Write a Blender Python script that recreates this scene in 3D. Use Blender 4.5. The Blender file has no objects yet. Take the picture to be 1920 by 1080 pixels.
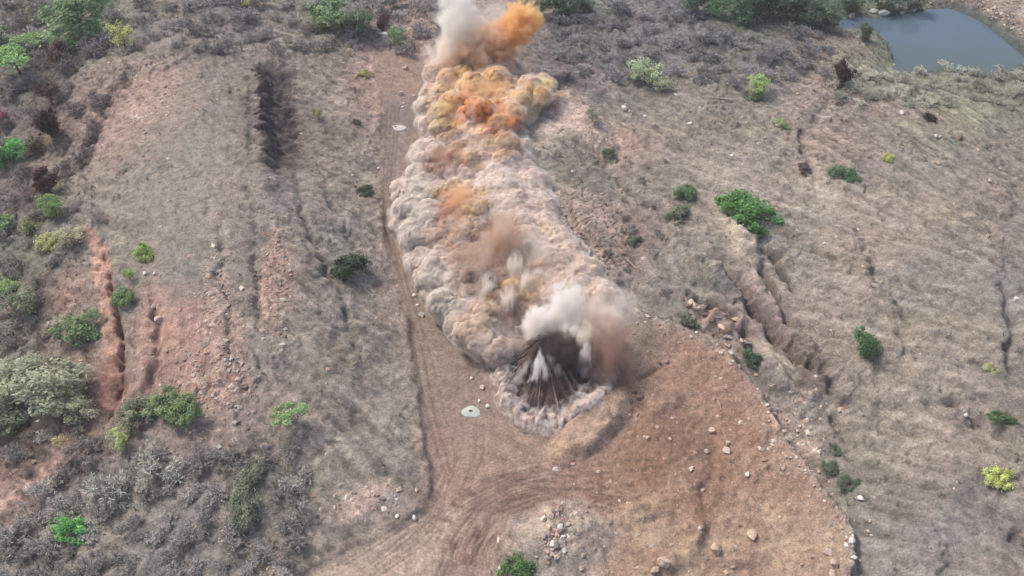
import bpy, math, random
import numpy as np
from mathutils import Vector, Matrix

# ------------------------------------------------------------------ camera, light, exposure
SC = bpy.context.scene
COL = SC.collection
CAM_H, PITCH, LENS = 170.0, math.radians(44.0), 32.0
cam_d = bpy.data.cameras.new('camera'); cam = bpy.data.objects.new('camera', cam_d); COL.objects.link(cam)
cam_d.lens = LENS; cam_d.sensor_width = 36.0; cam_d.clip_end = 8000.0; cam_d.clip_start = 1.0
cam.location = (0, 0, CAM_H); cam.rotation_euler = (math.pi/2 - PITCH, 0, 0)
SC.camera = cam
SUN_EL, SUN_AZ = math.radians(52.0), math.radians(305.0)      # azimuth clockwise from +Y: light from the far left
w = bpy.data.worlds.new('World'); SC.world = w; w.use_nodes = True
wn = w.node_tree; bg = wn.nodes['Background']
sky = wn.nodes.new('ShaderNodeTexSky'); sky.sky_type = 'NISHITA'; sky.sun_disc = False
sky.sun_elevation = SUN_EL; sky.sun_rotation = SUN_AZ; sky.air_density = 1.0; sky.dust_density = 4.0; sky.ozone_density = 1.0
wn.links.new(sky.outputs[0], bg.inputs[0]); bg.inputs[1].default_value = 0.135
sl = bpy.data.lights.new('sun', 'SUN'); sun = bpy.data.objects.new('sun', sl); COL.objects.link(sun)
sl.energy = 1.5; sl.angle = math.radians(9.0); sl.color = (1.0, 0.93, 0.84)
sd = Vector((math.sin(SUN_AZ)*math.cos(SUN_EL), math.cos(SUN_AZ)*math.cos(SUN_EL), math.sin(SUN_EL)))
sun.rotation_euler = sd.to_track_quat('Z', 'Y').to_euler()
SC.view_settings.view_transform = 'Standard'; SC.view_settings.look = 'None'
SC.view_settings.exposure = 0.64; SC.view_settings.gamma = 1.0
SC.cycles.volume_bounces = 10; SC.cycles.max_bounces = 14; SC.cycles.diffuse_bounces = 3
SC.cycles.volume_step_rate = 1.0; SC.cycles.use_denoising = True
SC.cycles.sample_clamp_indirect = 6.0

rng = np.random.default_rng(7); random.seed(7)
ALB = 0.80

# ------------------------------------------------------------------ helpers
def lin(c):
    a = np.asarray(c, float)/255.0
    return np.where(a <= 0.04045, a/12.92, ((a+0.055)/1.055)**2.4)
def alb(c): return lin(c)*ALB
FPX = 1920*LENS/36.0
CP, SP = math.cos(PITCH), math.sin(PITCH)
def project(x, y, z):
    """photo pixel (1920 wide) at which a world point is seen"""
    dz = z - CAM_H
    fwd = np.maximum(y*CP - dz*SP, 1.0)
    up = y*SP + dz*CP
    return 960 + FPX*x/fwd, 540 - FPX*up/fwd
def ray(px, py):
    a = (px-960)/FPX; b = (540-py)/FPX
    return np.array([a, CP + b*SP, -SP + b*CP])
def at_z(px, py, z):
    d = ray(px, py); t = (z-CAM_H)/d[2]
    return np.array([0, 0, CAM_H]) + d*t
def sst(a, b, x):
    t = np.clip((x-a)/(b-a), 0, 1); return t*t*(3-2*t)

_P = rng.permutation(4096).astype(np.int64)
_G = rng.uniform(0, 2*math.pi, 4096); _GX, _GY = np.cos(_G).astype(np.float32), np.sin(_G).astype(np.float32)
def perlin(x, y, seed=0):
    xi = np.floor(x).astype(np.int64); yi = np.floor(y).astype(np.int64)
    xf = (x-xi).astype(np.float32); yf = (y-yi).astype(np.float32)
    u = xf*xf*xf*(xf*(xf*6-15)+10); v = yf*yf*yf*(yf*(yf*6-15)+10)
    def g(i, j, a, b):
        h = _P[(_P[(xi+i+seed*131) & 4095] + yi + j) & 4095]
        return _GX[h]*a + _GY[h]*b
    n00 = g(0,0,xf,yf); n10 = g(1,0,xf-1,yf); n01 = g(0,1,xf,yf-1); n11 = g(1,1,xf-1,yf-1)
    a = n00+u*(n10-n00); b = n01+u*(n11-n01)
    return (a+v*(b-a))*1.5
def fbm(x, y, scale, octv=4, seed=0, gain=0.5, ridged=False):
    s = 0.0; amp = 1.0; f = 1.0/scale; tot = 0.0
    for o in range(octv):
        n = perlin(x*f, y*f, seed+o*7)
        if ridged: n = 1-2*np.abs(n)
        s = s + amp*n; tot += amp; amp *= gain; f *= 2.03
    return s/tot
_H3 = rng.random((4096, 3)).astype(np.float32)
def worley3(p, scale, seed=0):
    q = p/scale; qi = np.floor(q).astype(np.int64); best = np.full(len(p), 9.0, np.float32)
    for i in (-1,0,1):
        for j in (-1,0,1):
            for k in (-1,0,1):
                c = qi+np.array([i,j,k])
                h = _P[(_P[(_P[(c[:,0]+seed*17) & 4095]+c[:,1]) & 4095]+c[:,2]) & 4095]
                d = c+_H3[h]-q
                best = np.minimum(best, (d*d).sum(1))
    return np.sqrt(best)

def mesh_np(name, V, F, mat=None, parent=None, color=None, smooth=True, link=True):
    """mesh from arrays; F is an (n,3) or (n,4) array"""
    me = bpy.data.meshes.new(name)
    V = np.asarray(V, np.float32); F = np.asarray(F, np.int32); k = F.shape[1]; n = len(F)
    me.vertices.add(len(V)); me.vertices.foreach_set('co', V.ravel())
    me.loops.add(n*k); me.loops.foreach_set('vertex_index', F.ravel())
    me.polygons.add(n)
    me.polygons.foreach_set('loop_start', np.arange(0, n*k, k, dtype=np.int32))
    me.polygons.foreach_set('loop_total', np.full(n, k, np.int32))
    me.polygons.foreach_set('use_smooth', np.full(n, smooth))
    me.update(calc_edges=True)
    if color is not None:
        at = me.color_attributes.new('tint', 'FLOAT_COLOR', 'POINT')
        c4 = np.ones((len(V), 4), np.float32); c4[:, :3] = color
        at.data.foreach_set('color', c4.ravel())
    if mat: me.materials.append(mat)
    o = bpy.data.objects.new(name, me)
    if link: COL.objects.link(o)
    if parent: o.parent = parent
    return o
def tag(o, label=None, cat=None, group=None, kind=None):
    if label: o['label'] = label
    if cat: o['category'] = cat
    if group: o['group'] = group
    if kind: o['kind'] = kind
    return o
def empty(name, loc=(0,0,0), rz=0.0, s=1.0):
    o = bpy.data.objects.new(name, None); COL.objects.link(o); o.location = loc; o.rotation_euler = (0,0,rz)
    o.scale = (s,s,s) if np.isscalar(s) else s
    return o
def copy_tree(o, parent=None):
    c = o.copy(); COL.objects.link(c)
    if parent: c.parent = parent
    for ch in list(o.children): copy_tree(ch, c)
    return c

# ------------------------------------------------------------------ materials
def new_mat(name):
    m = bpy.data.materials.new(name); m.use_nodes = True
    nt = m.node_tree; nt.nodes.clear()
    out = nt.nodes.new('ShaderNodeOutputMaterial')
    return m, nt, out
def N(nt, typ, **kw):
    n = nt.nodes.new(typ)
    for k, v in kw.items():
        if k.startswith('i_'): n.inputs[k[2:].replace('_', ' ')].default_value = v
        else: setattr(n, k, v)
    return n
def math_n(nt, op, a, b=None, clamp=False):
    n = nt.nodes.new('ShaderNodeMath'); n.operation = op; n.use_clamp = clamp
    for i, v in enumerate((a, b)):
        if v is None: continue
        if isinstance(v, (int, float)): n.inputs[i].default_value = v
        else: nt.links.new(v, n.inputs[i])
    return n.outputs[0]
def mixc(nt, fac, a, b, typ='MIX'):
    n = nt.nodes.new('ShaderNodeMix'); n.data_type = 'RGBA'; n.blend_type = typ
    for s, v in ((n.inputs[0], fac), (n.inputs[6], a), (n.inputs[7], b)):
        if isinstance(v, (int, float)): s.default_value = v
        elif isinstance(v, (tuple, list)): s.default_value = (*v[:3], 1)
        else: nt.links.new(v, s)
    return n.outputs[2]
def remap(nt, v, a, b, c, d):
    n = nt.nodes.new('ShaderNodeMapRange'); nt.links.new(v, n.inputs[0])
    for i, x in enumerate((a, b, c, d)): n.inputs[i+1].default_value = x
    return n.outputs[0]

def soil_material(name, speck=0.35, bump=0.5, fine=1.0):
    m, nt, out = new_mat(name); L = nt.links
    at = N(nt, 'ShaderNodeAttribute', attribute_name='tint')
    geo = N(nt, 'ShaderNodeNewGeometry')
    n1 = N(nt, 'ShaderNodeTexNoise', i_Scale=0.55*fine, i_Detail=8.0, i_Roughness=0.72); L.new(geo.outputs['Position'], n1.inputs['Vector'])
    n2 = N(nt, 'ShaderNodeTexNoise', i_Scale=2.2*fine, i_Detail=4.0, i_Roughness=0.7); L.new(geo.outputs['Position'], n2.inputs['Vector'])
    v1 = N(nt, 'ShaderNodeTexVoronoi', i_Scale=0.9*fine); L.new(geo.outputs['Position'], v1.inputs['Vector'])
    f1 = remap(nt, n1.outputs[0], 0.33, 0.67, 0.68, 1.3)
    f2 = remap(nt, n2.outputs[0], 0.32, 0.68, 0.77, 1.23)
    f = math_n(nt, 'MULTIPLY', f1, f2)
    cc = N(nt, 'ShaderNodeCombineColor')
    for i in range(3): L.new(f, cc.inputs[i])
    c = mixc(nt, 1.0, at.outputs['Color'], cc.outputs[0], 'MULTIPLY')
    # pale pebbles
    peb = remap(nt, v1.outputs['Distance'], 0.10, 0.22, 1.0, 0.0)
    sepc = N(nt, 'ShaderNodeSeparateColor'); L.new(v1.outputs['Color'], sepc.inputs[0])
    pick = remap(nt, sepc.outputs[0], 0.80, 0.88, 0.0, 1.0)
    pf = math_n(nt, 'MULTIPLY', math_n(nt, 'MULTIPLY', peb, pick), speck)
    c = mixc(nt, pf, c, (0.55, 0.47, 0.40))
    bs = N(nt, 'ShaderNodeBsdfPrincipled'); bs.inputs['Roughness'].default_value = 0.95
    bs.inputs['Specular IOR Level'].default_value = 0.15
    L.new(c, bs.inputs['Base Color'])
    hb = math_n(nt, 'ADD', n1.outputs[0], math_n(nt, 'MULTIPLY', n2.outputs[0], 0.35))
    hb = math_n(nt, 'ADD', hb, math_n(nt, 'MULTIPLY', pf, 0.25))
    bp = N(nt, 'ShaderNodeBump', i_Strength=bump, i_Distance=0.9); L.new(hb, bp.inputs['Height']); L.new(bp.outputs[0], bs.inputs['Normal'])
    L.new(bs.outputs[0], out.inputs[0])
    return m
MAT_SOIL = soil_material('scrub_soil')
MAT_ROAD = soil_material('road_dirt', speck=0.15, bump=0.16, fine=0.8)
MAT_SPOIL = soil_material('spoil_earth', speck=0.6, bump=0.35, fine=1.1)

def leaf_material(name, transl=0.25):
    m, nt, out = new_mat(name); L = nt.links
    at = N(nt, 'ShaderNodeAttribute', attribute_name='tint'); oi = N(nt, 'ShaderNodeObjectInfo')
    c = mixc(nt, 1.0, oi.outputs['Color'], at.outputs['Color'], 'MULTIPLY')
    d = N(nt, 'ShaderNodeBsdfDiffuse'); t = N(nt, 'ShaderNodeBsdfTranslucent'); mx = N(nt, 'ShaderNodeMixShader'); mx.inputs[0].default_value = transl
    L.new(c, d.inputs[0]); L.new(c, t.inputs[0]); L.new(d.outputs[0], mx.inputs[1]); L.new(t.outputs[0], mx.inputs[2]); L.new(mx.outputs[0], out.inputs[0])
    return m
MAT_LEAF = leaf_material('foliage', 0.4); MAT_TWIG = leaf_material('dry_twigs', 0.05)
def plain_material(name, col, rough=0.9, nscale=1.2, var=0.3):
    m, nt, out = new_mat(name); L = nt.links
    tc = N(nt, 'ShaderNodeTexCoord'); n1 = N(nt, 'ShaderNodeTexNoise', i_Scale=nscale, i_Detail=6.0, i_Roughness=0.65); L.new(tc.outputs['Object'], n1.inputs['Vector'])
    oi = N(nt, 'ShaderNodeObjectInfo')
    f = remap(nt, n1.outputs[0], 0.3, 0.7, 1-var, 1+var)
    f = math_n(nt, 'MULTIPLY', f, remap(nt, oi.outputs['Random'], 0, 1, 0.8, 1.15))
    cc = N(nt, 'ShaderNodeCombineColor')
    for i in range(3): L.new(f, cc.inputs[i])
    c = mixc(nt, 1.0, tuple(col), cc.outputs[0], 'MULTIPLY')
    bs = N(nt, 'ShaderNodeBsdfPrincipled'); bs.inputs['Roughness'].default_value = rough; bs.inputs['Specular IOR Level'].default_value = 0.2
    L.new(c, bs.inputs['Base Color'])
    bp = N(nt, 'ShaderNodeBump', i_Strength=0.5, i_Distance=0.2); L.new(n1.outputs[0], bp.inputs['Height']); L.new(bp.outputs[0], bs.inputs['Normal'])
    L.new(bs.outputs[0], out.inputs[0]); return m
MAT_BARK = plain_material('bark', alb((105, 88, 78)))
MAT_PALEBARK = plain_material('dry_wood', alb((175, 160, 145)))
ROCKM = {'tan': plain_material('tan_rock', alb((206, 184, 164))), 'pink': plain_material('pink_rock', alb((206, 180, 168))),
         'white': plain_material('white_rock', alb((228, 222, 212)), var=0.15), 'grey': plain_material('grey_rock', alb((165, 155, 145))),
         'brown': plain_material('brown_rock', alb((140, 112, 100)))}

# ------------------------------------------------------------------ terrain: base height
STEP = 0.34
core_x = np.arange(-228, 228.01, STEP); core_y = np.arange(84, 362.01, STEP)
def grow(start, sign, n=42):
    out = []; s = STEP; p = start
    for i in range(n):
        s *= 1.22; p += sign*s; out.append(p)
    return np.array(out)
gx = np.concatenate([grow(core_x[0], -1)[::-1], core_x, grow(core_x[-1], 1)])
gy = np.concatenate([grow(core_y[0], -1)[::-1], core_y, grow(core_y[-1], 1)])
X, Y = np.meshgrid(gx, gy); NY, NX = X.shape
CH = np.array([
 [ 2, 3, 5, 5, 3, 1, 1, 2, 2, 0,-3,-5,-4],
 [ 0, 6,12,10, 5, 0, 3, 6, 7, 8, 6, 2,-2],
 [-4, 6,14,13, 7, 0, 3, 7, 9,12,14,13,11],
 [-6, 4,14,14, 8, 1, 2, 6, 8, 9,15,18,18],
 [-8, 0,10,12, 8, 1, 1, 4, 6, 5,12,18,20],
 [-8,-3, 4, 8, 6, 1, 1, 2, 4, 3, 8,15,20],
 [-6,-2, 2, 4, 1, 0, 1, 2, 3, 1, 4,12,18]], float)
def bicub(grid, u, v):
    """uniform cubic B-spline lookup, u along columns, v along rows, clamped"""
    ny, nx = grid.shape[:2]
    u = np.clip(u, 0, nx-1.001); v = np.clip(v, 0, ny-1.001)
    ui = np.floor(u).astype(int); vi = np.floor(v).astype(int); uf = u-ui; vf = v-vi
    def wts(t): return ((1-t)**3/6, (3*t**3-6*t**2+4)/6, (-3*t**3+3*t**2+3*t+1)/6, t**3/6)
    wu, wv = wts(uf), wts(vf); s = 0
    for j in range(4):
        for i in range(4):
            g = grid[np.clip(vi+j-1, 0, ny-1), np.clip(ui+i-1, 0, nx-1)]
            ww = wu[i]*wv[j]
            s = s + (g*ww if grid.ndim == 2 else g*ww[..., None])
    return s
def base_height(x, y):
    u0, v0 = project(x, np.maximum(y, 60.0), np.zeros_like(x))
    return bicub(CH, u0/160.0, v0/180.0)
HB = base_height(X, Y)
U, V = project(X, np.maximum(Y, 60.0), HB)                  # where each patch of ground lies, by photo pixel
MPP = np.maximum(np.sqrt(X*X + Y*Y + (HB-CAM_H)**2), 60)/FPX  # metres per photo pixel there
wu_ = fbm(X, Y, 22, 3, 3); wv_ = fbm(X, Y, 22, 3, 13)
wf_ = fbm(X, Y, 4.5, 3, 23); wg_ = fbm(X, Y, 4.5, 3, 33)
UW = U + 26*wu_ + 9*wf_; VW = V + 20*wv_ + 7*wg_             # ragged borders
US = U + 7*wf_; VS = V + 5*wg_

def line_dist(pts, u, v, maxd=200):
    """distance in photo pixels to a polyline of (x, y) and signed side, restricted to its neighbourhood"""
    pts = np.array(pts, float)
    x0, x1 = pts[:,0].min()-maxd, pts[:,0].max()+maxd; y0, y1 = pts[:,1].min()-maxd, pts[:,1].max()+maxd
    sel = np.where((u > x0) & (u < x1) & (v > y0) & (v < y1)); uu, vv = u[sel], v[sel]
    d = np.full(uu.shape, 1e9); sg = np.ones(uu.shape); tt = np.zeros(uu.shape); acc = 0
    for a, b in zip(pts[:-1], pts[1:]):
        e = b-a; L2 = max((e*e).sum(), 1e-9); t = np.clip(((uu-a[0])*e[0]+(vv-a[1])*e[1])/L2, 0, 1)
        dx = uu-a[0]-t*e[0]; dy = vv-a[1]-t*e[1]; dd = np.hypot(dx, dy)
        c = e[0]*(vv-a[1])-e[1]*(uu-a[0]); m = dd < d
        d = np.where(m, dd, d); sg = np.where(m, np.sign(c), sg); tt = np.where(m, acc+t*math.sqrt(L2), tt); acc += math.sqrt(L2)
    return sel, d, sg, tt/acc
def poly_sd(pts, u, v, maxd=60):
    """signed distance in photo pixels, positive inside"""
    D = np.full(u.shape, -1e3)
    sel, d, _, _ = line_dist(list(pts)+[pts[0]], u, v, maxd)
    uu, vv = u[sel], v[sel]; ins = np.zeros(uu.shape, bool); n = len(pts)
    for i in range(n):
        (xa, ya), (xb, yb) = pts[i], pts[(i+1) % n]
        if ya == yb: continue
        c = ((ya > vv) != (yb > vv)) & (uu < (xb-xa)*(vv-ya)/(yb-ya)+xa); ins ^= c
    D[sel] = np.where(ins, d, -d); return D

# key outlines of the place, by photo pixel
ROAD = [(700,95),(790,90),(815,140),(800,200),(800,260),(775,330),(760,400),(790,500),(830,600),(880,660),(935,740),(960,790),(1040,830),(1100,860),(1180,800),(1240,860),(1290,880),
        (1330,960),(1200,950),(1050,935),(960,970),(925,1030),(915,1140),(500,1140),(590,1062),(720,1005),(800,955),(812,900),(795,820),(778,700),(765,600),(738,500),(718,420),(712,300),(716,200),(705,150)]
SPOIL = [(1195,590),(1290,628),(1360,672),(1415,735),(1450,800),(1500,868),(1560,950),(1590,1010),(1578,1140),(1150,1140),(1130,1060),(1150,990),(1120,960),(1060,930),(1010,890),(1100,855),(1180,790),(1175,700),(1160,640)]
POND = [(1560,28),(1650,36),(1740,28),(1785,19),(1830,35),(1880,68),(1925,98),(1955,112),(1900,124),(1840,134),(1780,122),(1720,112),(1688,106),(1668,70),(1640,42),(1600,38)]
sd_road = poly_sd(ROAD, US, VS, 60); sd_spoil = poly_sd(SPOIL, US, VS, 80); sd_pond = poly_sd(POND, U+3*wf_, V+2*wg_, 90)
m_road = sst(-6, 8, sd_road); m_spoil = sst(-4, 6, sd_spoil); m_pond = sst(-8, 6, sd_pond)

# bare road on the far bank of the pond
BANK = [(1700,-30),(1800,8),(1860,42),(1920,92),(2000,150)]
FARROAD = [(1790,-30),(1880,12),(1960,60),(2060,110)]

# ------------------------------------------------------------------ terrain: soil map (photo cells of 60 px; one letter per soil)
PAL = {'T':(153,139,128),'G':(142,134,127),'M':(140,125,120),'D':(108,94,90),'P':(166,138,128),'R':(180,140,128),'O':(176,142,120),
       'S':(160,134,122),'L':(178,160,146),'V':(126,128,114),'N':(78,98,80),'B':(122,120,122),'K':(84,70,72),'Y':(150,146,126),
       'C':(172,150,132),'W':(134,128,118),'E':(160,124,106)}
SOIL = [
 "DVVVGMBBMVVMMPPPPVVBBBVNNNNVVBLL",
 "VDVVGGMMLTGPPPPPPBBBBMVVMVGVBBLC",
 "VDWPPPTTKTTRPPPPPPBBMGVBMPVYYYBV",
 "DDPRRTTTKMTPPSLLLPGGVGMWTTMWYYYV",
 "MDPPTGTTKMMTSSLLLLRRPTTTTPPTTYWM",
 "MMTTGGTTMMTTSSLLLLGGVTLTTTTTGTTM",
 "DDGTGTTTMTTTSSLLLLGPMTTLTTTTTTTM",
 "VVVTTGGTTTGTSSLLLLPPMTTTGTTPTTGM",
 "VDPWTGGTPTGTSSLLLLPPGGTLTTTTGGTG",
 "MDRWPMMTPTGTSSLLLLLGGWGPTTTTGGTG",
 "DMRVRRRTGTTGMSSLLLOOWTPMPMTTTTTG",
 "VWRMRRRGGTTGTSSSLLOOOTTMMDTTGTTG",
 "VVREPRTGPTTTGSSSSSEOOOPGTMWTTGMM",
 "DVEMMPPPTTGTGSSSSCCEOOOLWTTTGPTW",
 "REDMGGDGGLTTGSSSSSEEOOOOPTGWTTTT",
 "RMGGGGMGGVLLGSSSSEEEOOOOOPVGTTTT",
 "MGMGGGGGGGGGPSSSLCTCOOOOOPGGMGGM",
 "GGGGGGGGCLSSSSSSLLCOOOOOOPGGGGGM"]
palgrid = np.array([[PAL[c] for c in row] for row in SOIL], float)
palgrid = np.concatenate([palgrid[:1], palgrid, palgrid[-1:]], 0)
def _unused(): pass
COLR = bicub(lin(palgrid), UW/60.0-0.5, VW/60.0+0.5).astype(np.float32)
def paint(mask, c, k=1.0):
    global COLR
    mm = (mask*k)[..., None].astype(np.float32); COLR = COLR*(1-mm) + lin(c).astype(np.float32)*mm
def blob(px, py, rx, ry, ang=0, soft=0.5, u=None, v=None):
    u = UW if u is None else u; v = VW if v is None else v
    ca, sa = math.cos(math.radians(ang)), math.sin(math.radians(ang))
    a = ((u-px)*ca+(v-py)*sa)/rx; b = (-(u-px)*sa+(v-py)*ca)/ry
    return 1-sst(1-soft, 1+soft, np.sqrt(a*a+b*b))

# ------------------------------------------------------------------ terrain: relief
rough = 1.0 - np.maximum(m_road, 0)*0.93 - m_spoil*(1-m_road)*0.55 - m_pond*0.9
rough = np.clip(rough, 0.05, 1)*(1-0.5*blob(345,400,110,280,3,0.5))
H = HB + rough*(2.2*fbm(X, Y, 26, 3, 41) )
# streaks that follow the fall of the land (line integral convolution along the slope)
gyv, gxv = np.gradient(HB + 1.5*fbm(X, Y, 30, 2, 41) , gy, gx)
gl = np.hypot(gxv, gyv)+1e-6; dxn, dyn = gxv/gl, gyv/gl
def lic(noise, n, step):
    acc = noise.copy(); ww = 1.0
    for sg in (1, -1):
        pi = np.arange(NY, dtype=np.float32)[:, None]+np.zeros((1, NX), np.float32); pj = np.arange(NX, dtype=np.float32)[None, :]+np.zeros((NY, 1), np.float32)
        for k in range(n):
            ii = np.clip(pi.astype(np.int32), 0, NY-1); jj = np.clip(pj.astype(np.int32), 0, NX-1)
            vx = dxn[ii, jj]; vy = dyn[ii, jj]
            pi = pi+sg*step*vy; pj = pj+sg*step*vx
            ii = np.clip(pi.astype(np.int32), 0, NY-1); jj = np.clip(pj.astype(np.int32), 0, NX-1)
            acc += noise[ii, jj]; ww += 1
    return acc/ww
bx_, by_ = 0.61, -0.79
al = np.sign(dxn*bx_+dyn*by_)+(dxn*bx_+dyn*by_ == 0); dxn, dyn = dxn*al*0.45+bx_, dyn*al*0.45+by_; _l = np.hypot(dxn, dyn)+1e-6; dxn, dyn = dxn/_l, dyn/_l
patchy = sst(-0.35, 0.45, fbm(X, Y, 24, 3, 47))
st1 = lic(fbm(X, Y, 3.4, 2, 51).astype(np.float32), 8, 2.0); st1 /= st1.std()
st2 = lic(fbm(X, Y, 1.2, 2, 61).astype(np.float32), 6, 1.2); st2 /= st2.std()
steep = np.clip(gl/0.35, 0.35, 1.0)
rills = rough*steep*(0.25+0.75*patchy)*(0.26*np.minimum(st1, 1.2) + 0.10*st2)
det = rough*(0.55*fbm(X, Y, 5.5, 3, 71) + 0.30*fbm(X, Y, 1.9, 3, 81) + 0.5*np.minimum(0, fbm(X, Y, 9, 3, 91, ridged=True)-0.1))
H = H + rills + det
hum = np.clip(fbm(X+3*wu_, Y+3*wv_, 13, 3, 72, ridged=True), -0.5, 1)
H = H + rough*(0.5+0.9*patchy)*0.8*hum
cl_ = fbm(X*0.9+Y*0.5, (Y-X*0.6)*0.55, 7, 4, 74)                     # small broken scarps running with the slope
H = H + rough*patchy*0.9*(sst(0.02, 0.10, cl_)-0.5)*sst(-0.25, 0.2, fbm(X, Y, 20, 2, 75))
crk = fbm(X+2*wf_, Y+2*wg_, 7.0, 3, 101, ridged=True)
crack = sst(0.62, 0.86, crk)*rough

def groove(pts, depth, width, u=US, v=VS, side=0.0, taper=True):
    """a gully or scarp along a line: depth in m, width in photo px; side != 0 lifts one flank"""
    global H
    sel, d, sg, t = line_dist(pts, u, v, width*5)
    k = np.sin(np.pi*np.clip(t, 0.02, 0.98))**0.5 if taper else 1.0
    k = k*np.clip(0.75+1.3*wf_[sel]+0.8*wu_[sel], 0.05, 1.3)
    H[sel] += -depth*k*np.exp(-(d/width)**2) + side*k*sg*np.exp(-(d/(width*2.6)))*(1-np.exp(-(d/(0.5*width))**2))
    m = np.zeros(H.shape); m[sel] = k*np.exp(-(d/width)**2); return m
g1 = groove([(1370,400),(1400,440),(1440,478),(1478,482)], 6.0, 8, side=1.6)
g2 = groove([(1445,465),(1465,505),(1490,545)], 4.6, 5, side=-1.2)
g3 = groove([(1355,500),(1395,535),(1418,580),(1450,625),(1500,668),(1550,705),(1590,745)], 5.6, 14, side=2.4); g3b = groove([(1420,470),(1440,520),(1470,580),(1510,630)], 3.0, 7, side=-1.2); g3c = groove([(1310,600),(1340,585),(1372,598),(1398,650)], 3.2, 5, side=1.6)
g4 = groove([(1290,560),(1330,580),(1380,600),(1405,640),(1425,675)], 5.0, 8, side=2.2)
g5 = groove([(1500,600),(1522,625)], 1.6, 5); g6 = groove([(1480,690),(1560,770),(1600,850)], 3.0, 13, side=1.2)
g7 = groove([(1700,740),(1800,760),(1850,800),(1920,850)], 3.0, 9, side=-1.4, u=UW, v=VW)
g8 = groove([(1880,520),(1900,600),(1890,700)], 2.6, 9, side=1.0, u=UW, v=VW)
g9 = groove([(186,450),(205,500),(214,560),(228,620),(230,690),(222,750),(200,790)], 4.5, 5, side=-2.6)
g10 = groove([(170,425),(190,440),(205,470)], 1.5, 12, side=-0.6)
g11 = groove([(470,120),(480,180),(480,260),(470,330)], 1.0, 14, side=-1.4)
gb1 = groove([(392,370),(410,470),(424,590),(432,720)], 1.4, 8, side=0.7, u=UW, v=VW); gb2 = groove([(462,330),(472,420),(490,520),(500,640)], 1.5, 7, side=-0.9, u=UW, v=VW); gb3 = groove([(278,540),(292,610),(290,690),(262,760)], 2.0, 8, side=1.2); gb4 = groove([(560,330),(600,450),(650,590),(700,700)], 1.6, 7, side=-0.8, u=UW, v=VW); gb5 = groove([(600,300),(640,400),(690,520)], 1.3, 6, side=-0.6, u=UW, v=VW); gb6 = groove([(1130,300),(1200,360),(1290,420)], 1.5, 9, side=0.8, u=UW, v=VW); gb7 = groove([(1560,180),(1500,260),(1530,380)], 1.5, 10, side=0.8, u=UW, v=VW); gb8 = groove([(1600,420),(1680,560),(1700,700)], 1.6, 12, side=0.9, u=UW, v=VW); gb9 = groove([(150,330),(175,250),(210,180),(260,130)], 2.2, 10, side=-1.2)
g12 = groove([(520,130),(535,200),(545,300)], 1.6, 20, side=0.6)
g13 = groove([(120,840),(60,890),(0,945)], 0.8, 12, side=0.8)
g14 = groove([(600,760),(640,800),(660,815)], 1.6, 6); g15 = groove([(540,640),(580,665)], 0.9, 4)
g16 = groove([(1175,715),(1190,750),(1200,790)], 1.5, 14); g17 = groove([(1250,685),(1210,705),(1180,715)], 1.0, 4)
g18 = groove([(1345,830),(1330,900),(1320,960),(1300,1010)], 1.2, 12, side=-0.7)
g19 = groove([(1895,1010),(1920,1000),(1960,1050)], 2.6, 12)
for (a, b, rx_, ry_, an, hh) in [(1330,515,44,20,35,3.6),(1300,565,36,16,35,2.8),(1365,585,40,14,38,2.6),(1392,450,16,44,-32,2.4),(1440,560,16,40,-38,2.2),(1500,640,16,46,-42,2.0),(1345,605,34,12,35,2.2),(1450,700,20,44,-35,1.8),(1420,160,60,14,5,1.6),(1400,100,70,18,8,2.0),(1080,215,60,22,30,2.5),(1100,262,50,16,20,2.0)]:
    H += hh*blob(a, b, rx_, ry_, an, 0.45, US, VS)*(1+0.5*wg_)
# dark seam: a ribbed face that steps down to the right
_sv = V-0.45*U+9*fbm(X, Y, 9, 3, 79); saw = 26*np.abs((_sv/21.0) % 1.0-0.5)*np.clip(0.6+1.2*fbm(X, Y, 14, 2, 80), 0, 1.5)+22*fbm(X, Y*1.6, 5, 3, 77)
sx_ = U-(478+0.10*(V-120))+saw; bandv = sst(112, 140, V)*sst(345, 280, V)
H -= 4.5*sst(0, 34, sx_)*np.exp(-np.maximum(sx_-34, 0)/70.0)*bandv
band = sst(-2, 7, sx_)*sst(84, 50, sx_+14*wg_)*bandv  # where this strip is painted darker
# spoil pile: flat top, fretted outer edge that drops to the scrub
sel, dE, sgE, tE = line_dist([(1180,575),(1290,622),(1365,668),(1420,735),(1455,800),(1505,866),(1565,950),(1600,1010),(1590,1140)], US, VS, 120)
edge = np.zeros(H.shape); inside = sgE > 0
_sd = np.where(inside, dE, -dE)+5*fbm(X, Y, 3, 3, 113)[sel]; H[sel] += 1.6*sst(-9, 5, _sd)*np.exp(-np.maximum(_sd, 0)/70.0)-2.4*sst(0, 18, -_sd)*np.exp(-np.maximum(-_sd-4, 0)/55.0)
edge[sel] = np.exp(-(dE/16.0)**2)
H += edge*0.5*fbm(X, Y, 2.4, 3, 111)
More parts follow.
